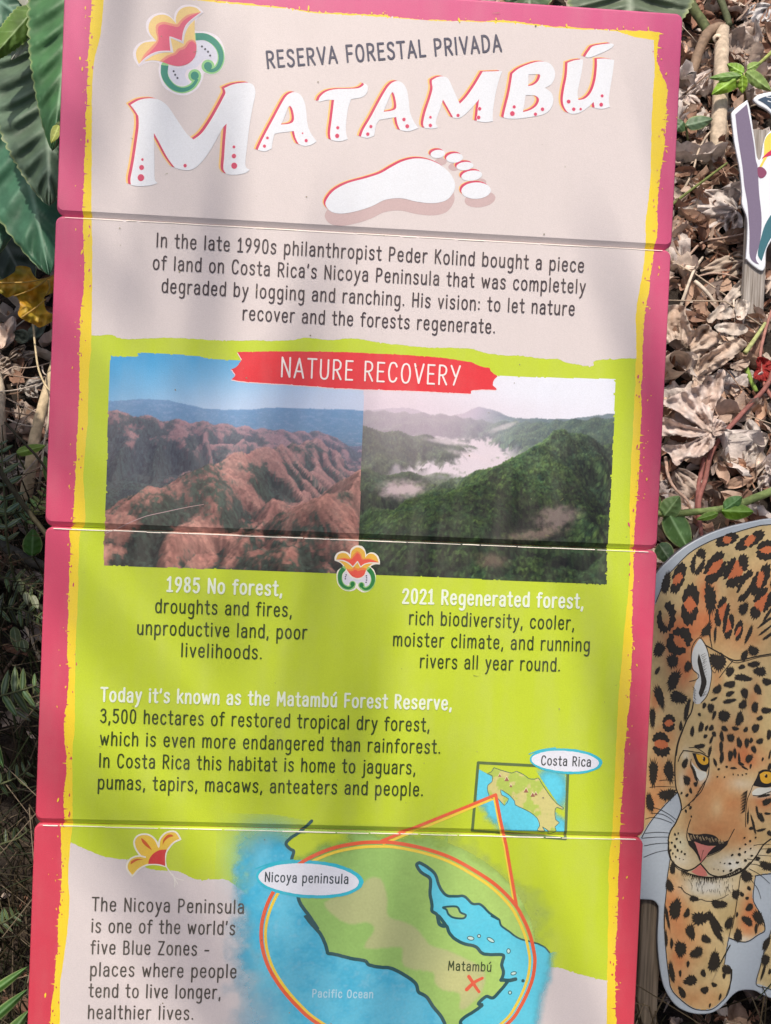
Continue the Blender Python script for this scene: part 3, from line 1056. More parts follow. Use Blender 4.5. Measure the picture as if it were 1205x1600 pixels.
def build_title():
    A, B, D4, D5 = (190, 110, 5.477), (380, 110, 5.477), (540, 90, 5.477), (740, 50, 5.02)
    letters = []
    letters.append((Z(A, "85,300c 150,262 220,245 300,247 360,275 410,325 480,430 560,545 622,597c 690,545 760,450 830,330 880,235 897,195 885,158c 960,125 1050,110 1110,115 1140,150 1145,210 1120,330 1095,480 1075,650 1060,790 1070,835 1098,850c 1060,880 980,895 910,893c 880,850 885,750 895,600 908,450c 870,490 830,560 770,670 700,770 640,830 580,855 510,850 465,838c 400,750 330,620 278,528c 280,650 283,800 285,930 310,965c 250,985 160,993 90,985c 85,930 110,800 140,600 155,480 152,395c 120,345"),
                    [], A, ((180, 765, 10), (173, 833, 20), (167, 920, 28), (545, 817, 14), (963, 657, 11), (963, 735, 18), (965, 818, 25)), (-5.6, -2.2)))
    letters.append((Z(B, "132,685c 150,640 200,540 270,410 340,280 385,215 440,190 490,210 525,270 540,350 550,450 575,530 630,610c 580,640 520,648 480,632c 455,580 440,520c 380,528 320,535 270,545c 255,600 245,670c 190,695"),
                    [Z(B, "390,312 425,328 442,420 410,458 322,468c 355,400")], B, ((209, 580, 11), (183, 650, 13), (509, 540, 6), (540, 603, 13)), (-5, -1.6)))
    letters.append((Z(B, "650,272c 665,230 720,185 800,165 900,162 985,157 1028,138 1045,115c 1066,140 1060,190 1020,230 925,248c 900,320 885,420 880,520 895,590c 850,605 800,608 758,597c 750,540 765,420 785,255c 720,255"),
                    [], B, ((810, 493, 13), (805, 563, 17)), (-5, -1.8)))
    letters.append((Z(D4, "138,680c 160,620 230,500 310,350 380,240 440,205 490,222 525,280 540,360 550,460 580,540 622,605c 560,628 510,632 472,622c 450,570 440,510c 380,520 290,535c 262,580 245,670c 190,690"),
                    [Z(D4, "398,300 425,330 440,430 400,458 325,468c 355,390")], D4, ((217, 592, 13), (190, 657, 14), (500, 532, 14), (528, 590, 16)), (-5, -1.6)))
    letters.append((Z(D4, "745,198c 790,172 840,165 880,185 920,270 960,360 980,402c 1040,340 1110,240 1180,124c") + Z(D5, "225,310c 205,360 180,450 160,560 150,650 152,702c 90,710 30,702c 38,620 50,520c")
                    + Z(D4, "1090,420 1020,490 970,520 928,518c 890,450 835,355c 810,440 780,520 775,570 790,600c 740,610 685,607c 670,570 690,470 730,350 750,270 745,225"),
                    [], D4, ((726, 513, 11), (726, 583, 14), (962, 497, 13), (1147, 440, 14), (1138, 515, 15)), (-5, -1.6)))
    letters.append((Z(D5, "240,668c 255,600 285,480 310,330c 360,290 440,255 520,235 590,245 630,290 638,350 610,410 560,440c 610,480 625,540 600,610 540,650 440,670 340,682 260,680"),
                    [Z(D5, "430,335c 505,333 527,345 510,390 470,420 428,428c"), Z(D5, "408,498c 480,500 518,530 500,580 450,615 387,633c")],
                    D5, ((318, 590, 12), (304, 642, 18), (540, 608, 13), (485, 647, 12)), (-5, -1.4)))
    letters.append((Z(D5, "742,245c 800,225 860,218c 850,300 830,400 815,480 822,538c 880,525 930,470 960,380 972,280 972,215c 1040,212 1103,222c 1090,330 1070,450 1060,540 1070,590c 1010,605 955,600c 945,545c 900,590 830,635 760,642 720,600 705,540 715,450 735,350"),
                    [], D5, ((745, 548, 14), (785, 608, 13), (839, 607, 9), (1007, 503, 11), (1000, 572, 14)), (-5, -1.6)))
    acc = Z(D5, "880,195c 910,150 950,112 1080,92c 1100,105 1060,140 960,185 900,203")
    for k, (pts, holes, reg, dots, sh) in enumerate(letters):
        d = Draw()
        shapes = [(pts, holes)] + ([(acc, [])] if k == 6 else [])
        for p, hs in shapes:
            q = spline(p, True); hh = [spline(h, True) for h in hs]
            for f, col, ly in ((1.55, SHYEL, 4), (1.0, RED, 4.7), (0.22, C(240, 232, 234), 5.4), (0, WHITE, 6)):
                dx, dy = sh[0] * f, sh[1] * f
                d.poly(shift(q, dx, dy), col, ly, [shift(h, dx, dy) for h in hh])
        for x, y, r in dots:
            cx, cy = reg[0] + x / reg[2], reg[1] + y / reg[2]
            d.poly(rough(ell(cx, cy, (r + 4) / reg[2], (r + 4) / reg[2], 0, 14), .12, .5, k + x), C(236, 205, 214), 6.6)
            d.poly(rough(ell(cx, cy, r / reg[2], r * 1.08 / reg[2], 0, 14), .15, .5, x), RED, 7)
        put_print("title_letter", d)
    # footprint
    FZ = (490, 220, 4.017)
    foot = spline(Z(FZ, "75,400 95,350 140,305 220,265 330,235 420,205 490,165 560,130 640,112 720,120 800,155 860,210 888,270 880,320 840,370 780,390 720,392 640,382 570,365 510,362 440,375 370,410 280,440 180,458 110,445"), True)
    d = Draw()
    SHD = C(198, 172, 172)
    d.poly(shift(foot, -1, 19), SHD, 3.6)
    d.poly(shift(foot, -4.6, -3.4), SHYEL, 4.2)
    d.poly(shift(foot, -3.0, -2.6), RED, 4.8)
    d.poly(foot, WHITE, 5.6)
    toes = ((780, 84, 46, 26, -6), (885, 109, 53, 30, -6), (950, 160, 54, 26, -6), (993, 220, 66, 32, -8), (1020, 314, 93, 52, -2))
    for x, y, rx, ry, an in ((1045, 368, 98, 50, -8), (798, 132, 38, 22, 0), (882, 165, 36, 24, 0), (1050, 258, 34, 20, 0)):
        d.poly(ell(490 + x / 4.017, 220 + y / 4.017, rx / 4.017, ry / 4.017, an), SHD, 3.6)
    for x, y, rx, ry, an in toes:
        e = ell(490 + x / 4.017, 220 + y / 4.017, rx / 4.017, ry / 4.017, an)
        d.poly(shift(e, -4.2, -3.2), SHYEL, 4.2); d.poly(shift(e, -2.8, -2.6), RED, 4.8); d.poly(e, WHITE, 5.6)
    put_print("footprint", d)


build_title()


def circ(reg, x, y, r, ry=None): return ell(reg[0] + x / reg[2], reg[1] + y / reg[2], r / reg[2], (ry or r) / reg[2], 0, 16)


def build_flowers():
    # large logo flower
    A = (190, 0, 6.025)
    S = lambda s: spline(Z(A, s), True)
    d = Draw()
    WL = C(236, 228, 236); IN = C(220, 220, 234)
    PK, MIDC, YL = C(226, 96, 126), C(236, 150, 128), C(240, 208, 136)
    DG, LG = C(48, 142, 122), C(150, 208, 140)
    d.poly(S("165,632c 120,560 110,490 150,420 210,390 290,370c 240,300 235,210 290,145 380,120 450,145 495,190c 505,120 560,60 640,45 720,65 775,120c 730,160 700,210 695,290 800,300 900,340 960,430 975,540 950,640 900,690 830,705 780,690 768,740 730,820 660,880 580,900 490,880 400,820 360,730 350,650 355,600 290,585 220,600"), WL, 4)
    d.poly(S("700,380 800,385 870,430 910,500 900,580 840,570 780,560 740,600 700,640 620,660 600,720 640,790 560,805 480,770 440,690 445,630 560,640 680,570"), IN, 4.3)
    for path, knob in (("700,348 790,350 870,395 925,470 938,560 905,640 850,668 800,655", (815, 625)), ("408,618 405,700 440,775 505,832 585,848 665,815 715,745", (690, 715))):
        q = spline(Z(A, path))
        d.ribbon(q, 11.0, LG, 4.6, 10.0)
        d.poly(circ(A, knob[0], knob[1], 62), LG, 4.7)
        d.ribbon(q, 11.4, DG, 5.0, 4.0, cap=False)
        d.poly(circ(A, knob[0], knob[1], 38, 40), DG, 5.2)
    up = "165,605c 140,540 145,470 200,410 270,395 330,390c 265,310 260,230 310,160 390,140 460,165 515,225c 515,160 550,95 620,65 700,75 755,122c 690,160 630,220 590,290 570,388c 455,350c 465,485c 350,490 250,535"
    d.poly(S(up), YL, 5.6)
    d.poly(S("170,603c 215,515 285,440 338,375 325,300 330,235 395,208 465,222 522,232 560,190 630,140 752,116c 690,160 630,220 590,290 570,388c 455,350c 465,485c 350,490 250,535"), MIDC, 5.9)
    d.poly(S("175,600c 235,525 305,455 350,385 345,300 352,250 400,232 470,245 535,255 575,205 645,155 750,117c 690,160 630,220 590,290 570,388c 455,350c 465,485c 350,490 250,535"), PK, 6.2)
    cup = "215,580c 300,525 400,498 490,497c 462,360c 585,415c 600,320 640,240 692,190c 690,270 695,370 708,450 690,540 630,600 540,625 450,610 370,580 290,570"
    d.poly(S(cup), YL, 5.6)
    d.poly(S("360,578c 425,528 495,502 530,462 585,440 622,392 660,375 700,400 706,460 690,540 630,600 540,625 450,608"), MIDC, 5.9)
    d.poly(S("390,582c 450,540 510,518 548,480 600,458 638,405 668,392 700,420 706,460 690,540 630,600 540,625 450,608"), PK, 6.2)
    for p in ("168,612 250,535 350,492 468,487c 457,350c 575,395c 590,295 635,215 762,118",):
        d.ribbon(spline(Z(A, p)), 2.2, WL, 6.5)
    for x, y in ((758, 440), (788, 465), (815, 490), (835, 525), (492, 673), (506, 706), (528, 737)):
        d.poly(circ(A, x, y, 10), C(74, 76, 92), 6)
    put_print("flower_emblem", d)
    # small flower under the pictures
    A = (490, 840, 8.607)
    d = Draw()
    WL = C(246, 238, 222); PK, MIDC, YL = C(236, 92, 74), C(240, 140, 70), C(238, 186, 70); DG, LG = C(40, 128, 62), C(150, 200, 120)
    d.poly(S("285,310c 285,260 320,205 390,180 450,195 490,225c 500,160 550,115 600,105 660,120 695,170 710,230c 760,200 820,205 870,250 893,320 890,362c 830,360 770,390 810,430 838,510 830,600 790,680 730,725 660,735 600,700 580,680c 540,710 470,720 390,695 330,630 310,540 320,450 380,400 400,385 360,340"), WL, 4)
    d.poly(S("430,450 500,530 600,560 680,520 730,440 780,520 760,620 700,660 650,600 590,620 540,580 480,620 420,640 385,560"), C(222, 220, 228), 4.3)
    for path, knob in (("408,415 362,480 358,580 400,650 470,678 528,655", (525, 625)), ("742,425 790,490 802,580 765,660 700,692 650,665", (645, 640))):
        q = spline(Z(A, path))
        d.ribbon(q, 7.5, LG, 4.6); d.poly(circ(A, knob[0], knob[1], 44), LG, 4.7)
        d.ribbon(q, 7.5, DG, 5.0, 2.6, cap=False); d.poly(circ(A, knob[0], knob[1], 29, 34), DG, 5.2)
    d.poly(S("303,297c 330,230 390,205 450,220 500,280c 510,190 560,140 600,130 650,150 690,200 695,270c 740,220 800,220 850,260 878,335c 760,330 690,350 635,385c 590,315c 530,385c 470,330 390,300"), YL, 5.6)
    d.poly(S("310,297c 400,268 495,282 540,225 590,182 640,220 665,280 760,280 876,332c 760,330 690,350 635,385c 590,315c 530,385c 470,330 390,300"), MIDC, 5.9)
    d.poly(S("320,298c 410,282 500,296 552,248 590,208 628,240 655,296 760,294 872,332c 760,330 690,350 635,385c 590,315c 530,385c 470,330 390,300"), PK, 6.2)
    d.poly(S("340,312c 420,325 490,370 530,405c 593,335c 630,405c 680,365 800,342c 740,390 705,440 680,500 630,535 570,540 510,510 460,450 400,360"), YL, 5.6)
    d.poly(S("440,415c 510,425 545,395 595,415 640,400 720,415c 705,440 680,500 630,535 570,540 510,510 460,450"), MIDC, 5.9)
    d.poly(S("462,450c 520,452 560,430 600,450 645,435 705,440c 680,500 630,535 570,540 510,510"), PK, 6.2)
    d.ribbon(spline(Z(A, "290,302 400,308 480,350 530,395c 592,318c 634,395c 690,355 770,340 888,345")), 1.5, WL, 6.5)
    for x, y in ((440, 500), (430, 525), (428, 553), (711, 513), (714, 540), (713, 570), (707, 600)):
        d.poly(circ(A, x, y, 10), C(90, 84, 104), 6)
    put_print("flower_emblem", d)
    # yellow flower above the lower text
    A = (180, 1280, 8.033)
    d = Draw()
    out = "215,710c 160,640 150,570 190,500 260,465 320,458c 260,370 240,280 280,210 360,185 440,200 510,260 550,350c 560,260 620,180 700,150 770,165 825,250c 740,290 670,370 640,430 630,510 640,590c 560,570 480,562 390,575 300,625 240,690"
    d.poly(S(out), C(234, 194, 66), 4)
    q = S(out)
    d.ribbon(q + [q[0]], 2.6, C(238, 232, 214), 5)
    d.ribbon(spline(Z(A, "320,458 380,474")), 2.4, C(238, 232, 214), 5)
    d.poly(S("418,560c 430,500 480,430 560,385 650,378c 630,450 630,585c 540,560"), C(210, 62, 58), 5.6)
    for s in ("330,235 380,270 430,330 465,388c 400,345 345,290", "597,325c 610,250 660,195 710,190 728,212 680,225 625,270", "195,565c 205,525 270,495 360,500c 280,515 230,545"):
        d.poly(S(s), C(206, 92, 34), 5.6)
    for s in ("640,590 690,660 740,720 800,750 860,765", "735,712 752,780 748,850", "720,690 760,760 790,815"):
        d.ribbon(spline(Z(A, s)), 2.0, C(232, 226, 218), 5.2, 1.2)
    put_print("yellow_flower", d)


build_flowers()


# ---- maps
MA, MB, MC, MD, ME = (400, 1270, 4.017), (400, 1430, 4.017), (620, 1280, 4.82), (650, 1430, 4.82), (725, 1160, 5.24)
WEST1 = Z(MA, "350,50 300,100 215,160 190,195 215,225 238,240 225,290")
WEST2 = Z(MA, "262,515 280,570 330,640 390,730") + Z(MB, "310,0 350,55 400,110 435,180 450,238c 500,245 600,270 685,285 710,310 780,325 840,330 910,360 1000,425 1020,480 1070,510 1110,570 1160,630 1190,690 1215,760")
GL_ = Z(MC, "165,328c 150,345 180,395 245,440 255,480 250,560 265,640 265,690 305,720 320,790 370,800") + Z(MD, "165,0 180,65 230,80 250,130 300,180 370,215 450,235 500,285 570,295 640,295 660,310 645,370 660,430 640,487c")
GSP = Z(MD, "640,487c 700,490 750,480c")
GL2 = Z(MD, "690,500c 640,560 580,620 530,610 480,650 470,670 500,675 440,720 370,765 335,800 345,830 380,900")
GR_ = Z(MC, "170,326c 230,360 290,415 320,500 370,570 440,580 510,580 570,635 630,640 700,705 770,755") + Z(MD, "560,0 625,30 640,75 700,120 770,170 850,195 920,215 970,240 1005,280")
TAN = Z(MA, "430,560 600,500 700,415 760,405 800,440 825,540 820,620 850,660 920,680 1000,720 1060,790") + Z(MB, "1100,190 1200,220") + Z(MD, "250,270 380,330 500,400 520,480 490,590 440,640 380,700 330,700 330,590 200,560 140,500 130,430 0,410") + Z(MB, "1110,360 930,320 920,210 870,200 700,210 690,170 745,90 700,45 590,55 500,10")
CTRY = Z(ME, "245,205 300,225 390,250 430,235 500,270 530,295 580,300 610,290 640,340 700,430 760,500 815,535 800,545 760,530 745,560 750,630 780,655 745,690 755,720 720,750 690,752 690,722 640,690 662,722 640,735 600,715 620,680 600,620 540,570 480,540 420,510 415,480 375,435 340,410 300,385 310,430 365,460 330,515 280,460 220,455 195,400 195,350 230,320 230,270 190,255 225,240")


def dist_path(x, y, pts):
    d = np.full(x.shape, 1e9)
    for a, b in zip(pts, pts[1:]):
        ex, ey = b[0] - a[0], b[1] - a[1]
        l = ex * ex + ey * ey or 1e-9
        t = np.clip(((x - a[0]) * ex + (y - a[1]) * ey) / l, 0, 1)
        d = np.minimum(d, np.hypot(x - a[0] - t * ex, y - a[1] - t * ey))
    return d


def map_colour(x, y):
    n = fbm(x / 34, y / 34, 5, 71); n2 = fbm(x / 9, y / 7, 4, 75)
    west = spline(WEST1, n=3) + spline(WEST2, n=3)
    wsea = inpoly(x, y, west + [(700, 1720), (300, 1720), (300, 1250)])
    gulf = inpoly(x, y, spline(GL_, n=3) + spline(GSP, n=2) + spline(GL2, n=3) + [(740, 1720), (1000, 1720), (1000, 1480)] + spline(GR_, n=3)[::-1])
    sea = wsea | gulf
    seac = mixc(np.broadcast_to(np.array([104, 192, 220.]), x.shape + (3,)), [72, 176, 212], sm(.35, .7, n2 * .4 + n * .6))
    seac = mixc(seac, [100, 206, 226], np.where(gulf, .7, 0.0))
    seac = mixc(seac, [150, 200, 220], sm(.55, .8, n2) * np.where(gulf, .1, .45))
    # paler towards the watercolour's edge
    landc = mixc(np.broadcast_to(np.array([150, 188, 106.]), x.shape + (3,)), [176, 206, 112], sm(560, 800, x) * .8)
    landc = landc * (.97 + .06 * n2)[..., None]
    tan = blur(inpoly(x, y, spline(TAN, True, 3)).astype(float), 1)
    landc = mixc(landc, [180, 186, 132], tan)
    landc = mixc(landc, [206, 204, 140], np.exp(-(((x - 715) / 45) ** 2 + ((y - 1535) / 40) ** 2)) * tan * .7)
    c = np.where(sea[..., None], seac, landc)
    # alpha: ragged watercolour outline
    cx, cy = 622, 1490
    r = np.hypot((x - cx) / 1.0, (y - cy) / .86)
    edge = 232 + 60 * (n - .5)
    a = sm(14, -26, r - edge)
    # sea wash reaches further left and right; land outside the ring thins out
    aw = sm(352, 408, x + 55 * (n - .5) + 10 * (n2 - .5)) * np.where(wsea, 1, 0) * sm(1286, 1330, y - .25 * (x - 400) + 30 * (n - .5))
    aw = aw * (1 - .55 * np.exp(-(((x - 395) / 55) ** 2 + ((y - 1590) / 60) ** 2)))
    blob = np.exp(-(((x - 420) / 46) ** 2 + ((y - 1345) / 50) ** 2)) * np.where(wsea, 1, 0)
    a = np.where(wsea, np.clip(np.maximum(aw, blob * 1.1), 0, 1), a)
    ar = sm(866, 842, x + 26 * (n - .5) + .22 * (y - 1520)) * np.where(gulf, 1, 0)
    a = np.where(gulf, ar, a)
    outland = (~sea) & (x > 700) & (r > 215)
    a = np.where(outland, np.clip(a * .55, 0, 1) * sm(.25, .5, n + .12), a)
    c = np.where(outland[..., None], mixc(c, [196, 208, 120], np.full(x.shape, .6)), c)
    a = np.where((~sea) & (y < 1302), np.clip(sm(1284, 1304, y) * .6 * sm(440, 470, x), 0, 1) * sm(640, 560, x), a)
    return np.concatenate([c, (a * 255)[..., None]], -1)


def inset_colour(x, y):
    n = fbm(x / 12, y / 12, 4, 81); n2 = fbm(x / 4, y / 4, 3, 85)
    ctry = inpoly(x, y, CTRY)
    sea = np.broadcast_to(np.array([98, 204, 228.]), x.shape + (3,)) * (.97 + .06 * n2)[..., None]
    land = mixc(np.broadcast_to(np.array([206, 198, 130.]), x.shape + (3,)), [176, 196, 92], sm(.5, .62, n + .35 * np.exp(-(((x - 815) / 26) ** 2 + ((y - 1225) / 14) ** 2)) - .15 * np.exp(-(((x - 850) / 22) ** 2 + ((y - 1268) / 25) ** 2))))
    c = np.where(ctry[..., None], land, sea)
    # Pacific along the lower-left, Caribbean upper right
    pac = sm(-16, 4, (x - 752) * .0 + 30 - np.abs((y - (1210 + (x - 750) * .95)) * .72) + 18 * (n - .5)) * np.where(y > 1204 + (x - 752) * .55, 1, 0)
    pac = np.maximum(pac, sm(34, 10, np.hypot((x - 815) / 1.5, y - 1284)) * np.where(y > 1240, 1, 0))
    car = sm(40, 12, np.hypot((x - 862) / .9, (y - 1232) / 1.2) + 8 * (n - .5)) * np.where(y < 1205 + (x - 838) * 1.5, 1, 0)
    a = np.where(ctry, 1.0, np.clip(np.maximum(pac, car) , 0, 1))
    a = a * np.where((x > 742) & (x < 884), 1, 0)
    return np.concatenate([c, (a * 255)[..., None]], -1)


def build_maps():
    a, b = p2s(340, 1262), p2s(900, 1660)
    grid_print("map_wash", a[0], b[0] + 10, b[1] - 30, a[1] - 8, 1.6, map_colour, 3.3, mat=M_WASH)
    d = Draw()
    TEAL = C(48, 88, 92)
    for p, w in ((WEST1, 5), (WEST2, 5.6), (GL_, 5.2), (GSP, 6), (GL2, 5.2)):
        d.ribbon(rough(spline(p), .35, 1.6, int(w * 7)), w, TEAL, 4)
    d.ribbon(rough(spline(GR_), .35, 1.6, 4), 5.2, TEAL, 4, 2.2)
    isl = spline(Z(MC, "350,662 450,657 480,700 520,720 500,745 430,740 390,715 375,680"), True)
    d.poly(isl, C(160, 194, 116), 4)
    d.ribbon(isl + [isl[0]], 3.2, TEAL, 4.4)
    for x, y, rx, ry, an in ((412, 172, 25, 14, 10), (475, 155, 12, 12, 0), (563, 185, 30, 13, 30), (697, 268, 13, 18, 0), (735, 436, 21, 12, -15), (708, 581, 12, 12, 0)):
        e = ell(650 + x / 4.82, 1430 + y / 4.82, rx / 4.82, ry / 4.82, an)
        d.poly(e, C(190, 222, 216), 4)
        d.ribbon(e + [e[0]], 1.3, TEAL, 4.4)
    d.poly(circ(MD, 806, 492, 13), TEAL, 4)
    put_print("coast_outline", d)
    OR, YE = C(228, 98, 62), C(238, 206, 70)
    ring = spline(P("592,1315.5 620,1317 664,1326 707,1341 752.8,1367 780,1387 804.7,1413 819,1438 828,1460 833,1480 835.7,1503 830.5,1534 814,1571 793,1599 740,1635 660,1652 570,1638 497,1599 464.7,1572 437,1539.5 417.4,1505 408.5,1467 412,1430 428,1392 455,1360 482,1341 520,1325 560,1317"), True, 6)
    cx, cy = 621, 1488
    d = Draw()
    yr = [(cx + (p[0] - cx) * .966 - .5, cy + (p[1] - cy) * .966 + 1) for p in ring]
    d.ribbon(yr + [yr[0]], 4.4, YE, 4.8)
    for p in ("774.6,1243 725,1263.5 698,1275 598,1315.5", "774,1242 782,1282 791,1322 806,1411"):
        q = [(a[0], a[1]) for a in P(p)]
        d.ribbon(shift(q, 1.5 if '725' in p else -2.4, 2.4 if '725' in p else 1.0), 4.0, YE, 4.8)
    d.ribbon(ring + [ring[0]], 5.6, OR, 5.3)
    for p in ("774.6,1241.5 725,1262 698,1272.5 596.7,1313.6", "774.6,1241.5 782,1281 790.8,1320 806.7,1412.8"):
        d.ribbon([(a[0], a[1]) for a in P(p)], 4.9, OR, 5.6)
    put_print("map_ring", d)
    # inset
    a, b = p2s(738, 1186), p2s(890, 1316)
    grid_print("inset_wash", a[0], b[0], p2s(884, 1300)[1], a[1] - 2, 1.0, inset_colour, 3.6, keep=lambda x, y: inpoly(x, y, [(748, 1192), (887, 1199), (883.5, 1304), (740, 1298)]), mat=M_WASH)
    d = Draw()
    FR = C(92, 112, 66)
    fr = [(747.2, 1191.5), (887.5, 1199), (883.5, 1310.5), (738, 1298.5)]
    for i in range(4):
        d.ribbon(resample([fr[i], fr[(i + 1) % 4]], 4), 4.6, FR, 4)
    d.ribbon(spline(CTRY + [CTRY[0]], n=2), 1.0, C(70, 96, 84), 4.4)
    for x, y, s in ((293, 270, 13), (350, 300, 20), (384, 355, 13), (508, 393, 20), (563, 428, 19), (588, 420, 15)):
        q = [(725 + (x + dx * s) / 5.24, 1160 + (y + dy * s) / 5.24) for dx, dy in ((-1, .8), (0, -1), (1, .8))]
        d.poly(shift(q, 0, -1.6), C(232, 214, 180), 4.5)
        d.poly(q, C(156, 104, 84), 4.9)
    put_print("inset_frame", d)
    for c, r1, r2, an in (((884.4, 1189.0), (57, 20.0), (53, 16.0), 3.5), ((484, 1373.5), (84.5, 29.5), (78.5, 24.5), 3.5)):
        d = Draw()
        d.poly(rough(ell(c[0], c[1], r1[0], r1[1], an, 60), .7, 2, 5), C(58, 184, 206), 6)
        d.poly(rough(ell(c[0] - 1.5, c[1], r2[0], r2[1], an, 60), .5, 2, 6), C(224, 226, 236), 6.5)
        d.ribbon(spline([(c[0] - r1[0] - 1, c[1] - r1[1] * .55), (c[0] - r1[0] * .7, c[1] - r1[1] * .85), (c[0] - r1[0] * .3, c[1] - r1[1])]), 1.2, C(58, 184, 206), 6.2, 3.5)
        put_print("map_label", d)
    d = Draw()
    d.ribbon(spline(Z(MD, "398,460 425,500 450,540 475,575")), 5.6, C(226, 96, 66), 5, 4.6)
    d.ribbon(spline(Z(MD, "500,472 450,497 415,525 382,558")), 4.6, C(226, 96, 66), 5, 6)
    put_print("cross_mark", d)


build_maps()


# ---- small scuffs and dirt specks on the print
def build_marks():
    rs = random.Random(5)
    d = Draw()
    for _ in range(70):
        x, y = rs.uniform(130, 985), rs.uniform(20, 1600)
        r = abs(rs.gauss(0, .5)) + .3
        d.poly(ell(x, y, r, r * rs.uniform(.6, 1.5), rs.uniform(0, 180), 7), C(*rs.choice(((140, 130, 105), (120, 115, 85), (160, 150, 120)))), 9)
    for _ in range(16):
        x, y = rs.uniform(130, 985), rs.uniform(20, 1600)
        a = rs.uniform(0, 6.3); l = rs.uniform(3, 12)
        d.ribbon([(x, y), (x + math.cos(a) * l, y + math.sin(a) * l * .4)], .7, C(130, 130, 80), 9, .3)
    put_print("dirt_speck", d, kind="stuff")


build_marks()


def build_edge_highlight():
    # seam highlight painted as pale broken lines along the lower planks' upper edges
    rs = random.Random(15)
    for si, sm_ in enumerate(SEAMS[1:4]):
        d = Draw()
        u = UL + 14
        while u < UR - 14:
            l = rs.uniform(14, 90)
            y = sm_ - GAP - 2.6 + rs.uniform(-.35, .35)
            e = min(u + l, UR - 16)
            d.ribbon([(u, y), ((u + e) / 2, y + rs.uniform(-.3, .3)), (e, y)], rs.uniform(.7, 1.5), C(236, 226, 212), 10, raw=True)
            u = e + rs.uniform(0, 5)
        put_print("edge_highlight", d, kind="stuff")


build_edge_highlight()

# ------------------------------------------------------------------ painted cutouts


def outline_panel(name, pts, k, thick, mat, parent, rim, face, bev=2.0):
    """flat panel cut to an outline: bevelled front edge, sides, back (plane coordinates)"""
    q = [p2s(p[0], p[1]) for p in pts]
    n = len(q)
    ar = sum(q[i][0] * q[(i + 1) % n][1] - q[(i + 1) % n][0] * q[i][1] for i in range(n))
    if ar < 0: q = q[::-1]
    inner = []
    for i in range(n):
        a, b = q[i - 1], q[(i + 1) % n]
        l = math.hypot(b[0] - a[0], b[1] - a[1]) or 1
        inner.append((q[i][0] - (b[1] - a[1]) / l * bev, q[i][1] + (b[0] - a[0]) / l * bev))
    v = [(x * k, y * k, 0) for x, y in inner] + [(x * k, y * k, -bev * .6 * k) for x, y in q] + [(x * k, y * k, -thick) for x, y in q]
    f, c = [], []
    for t in tessellate_polygon([[Vector((x, y, 0)) for x, y in inner]]):
        A, B, D = inner[t[0]], inner[t[1]], inner[t[2]]
        s = (B[0] - A[0]) * (D[1] - A[1]) - (B[1] - A[1]) * (D[0] - A[0])
        f.append(t if s > 0 else t[::-1]); c.append(face)
        g = t if s < 0 else t[::-1]
        f.append(tuple(2 * n + i for i in g)); c.append(rim)
    for i in range(n):
        j = (i + 1) % n
        f.append((n + i, n + j, j, i)); c.append(face)
        f.append((2 * n + i, 2 * n + j, n + j, n + i)); c.append(rim)
    return mesh_obj(name, v, f, mat, parent, fcol=c)


def put_flat(name, dr, k, parent, mat=M_CUT, kind=None):
    o = mesh_obj(name, [(x * k, y * k, (z + .25) * k) for x, y, z in dr.v], dr.f, mat, parent, fcol=dr.c)
    if kind: o["kind"] = kind
    return o


def stake(parent, M, k, u0, u1, vtop, zback, thick, name="stake", mat=None):
    """square wooden stake behind a panel, running down the plane into the ground"""
    d = (M.to_3x3() @ Vector((0, -1, 0))).normalized()
    top = M @ Vector(((u0 + u1) / 2 * k, vtop * k, zback - thick / 2))
    ln = 0.02
    while ln < 4:
        p = top + d * ln
        if p.z < ground_z(p.x, p.y) - 0.10: break
        ln += 0.01
    hw = abs(u1 - u0) / 2 * k
    uc = (u0 + u1) / 2 * k
    v = []
    b = hw * .14
    ys = [vtop * k, vtop * k - ln]
    prof_ = [(-hw, -thick / 2 + b), (-hw + b, -thick / 2), (hw - b, -thick / 2), (hw, -thick / 2 + b), (hw, thick / 2 - b), (hw - b, thick / 2), (-hw + b, thick / 2), (-hw, thick / 2 - b)]
    for y in ys:
        v += [(uc + a, y, zback - thick / 2 + c) for a, c in prof_]
    f = [tuple(range(8)), tuple(reversed(range(8, 16)))] + [(i, 8 + i, 8 + (i + 1) % 8, (i + 1) % 8) for i in range(8)]
    return mesh_obj(name, v, f, mat or M_WOOD, parent)


JF, JG, JH, JI, JJ = (1000, 800, 5.878), (1000, 980, 5.878), (1000, 1140, 5.878), (1000, 1300, 5.878), (1000, 1430, 5.878)


def scribble(d, cx, cy, rx, ry, ang, col, layer, seed, jag=.28, n=26):
    """inked blot with hatched, bristly edges"""
    rs = random.Random(seed)
    a = math.radians(ang)
    pts = []
    for i in range(n):
        t = 2 * math.pi * i / n
        r = 1 + (jag * rs.uniform(.2, 1) if i % 2 else -jag * rs.uniform(.0, .6)) * (.45 + .55 * abs(math.sin(t)))
        r *= 1 + .16 * math.sin(2 * t + seed) + .08 * math.sin(3 * t + seed * 2)
        x, y = rx * r * math.cos(t), ry * r * math.sin(t)
        pts.append((cx + x * math.cos(a) - y * math.sin(a), cy + x * math.sin(a) + y * math.cos(a)))
    d.poly(pts, col, layer)


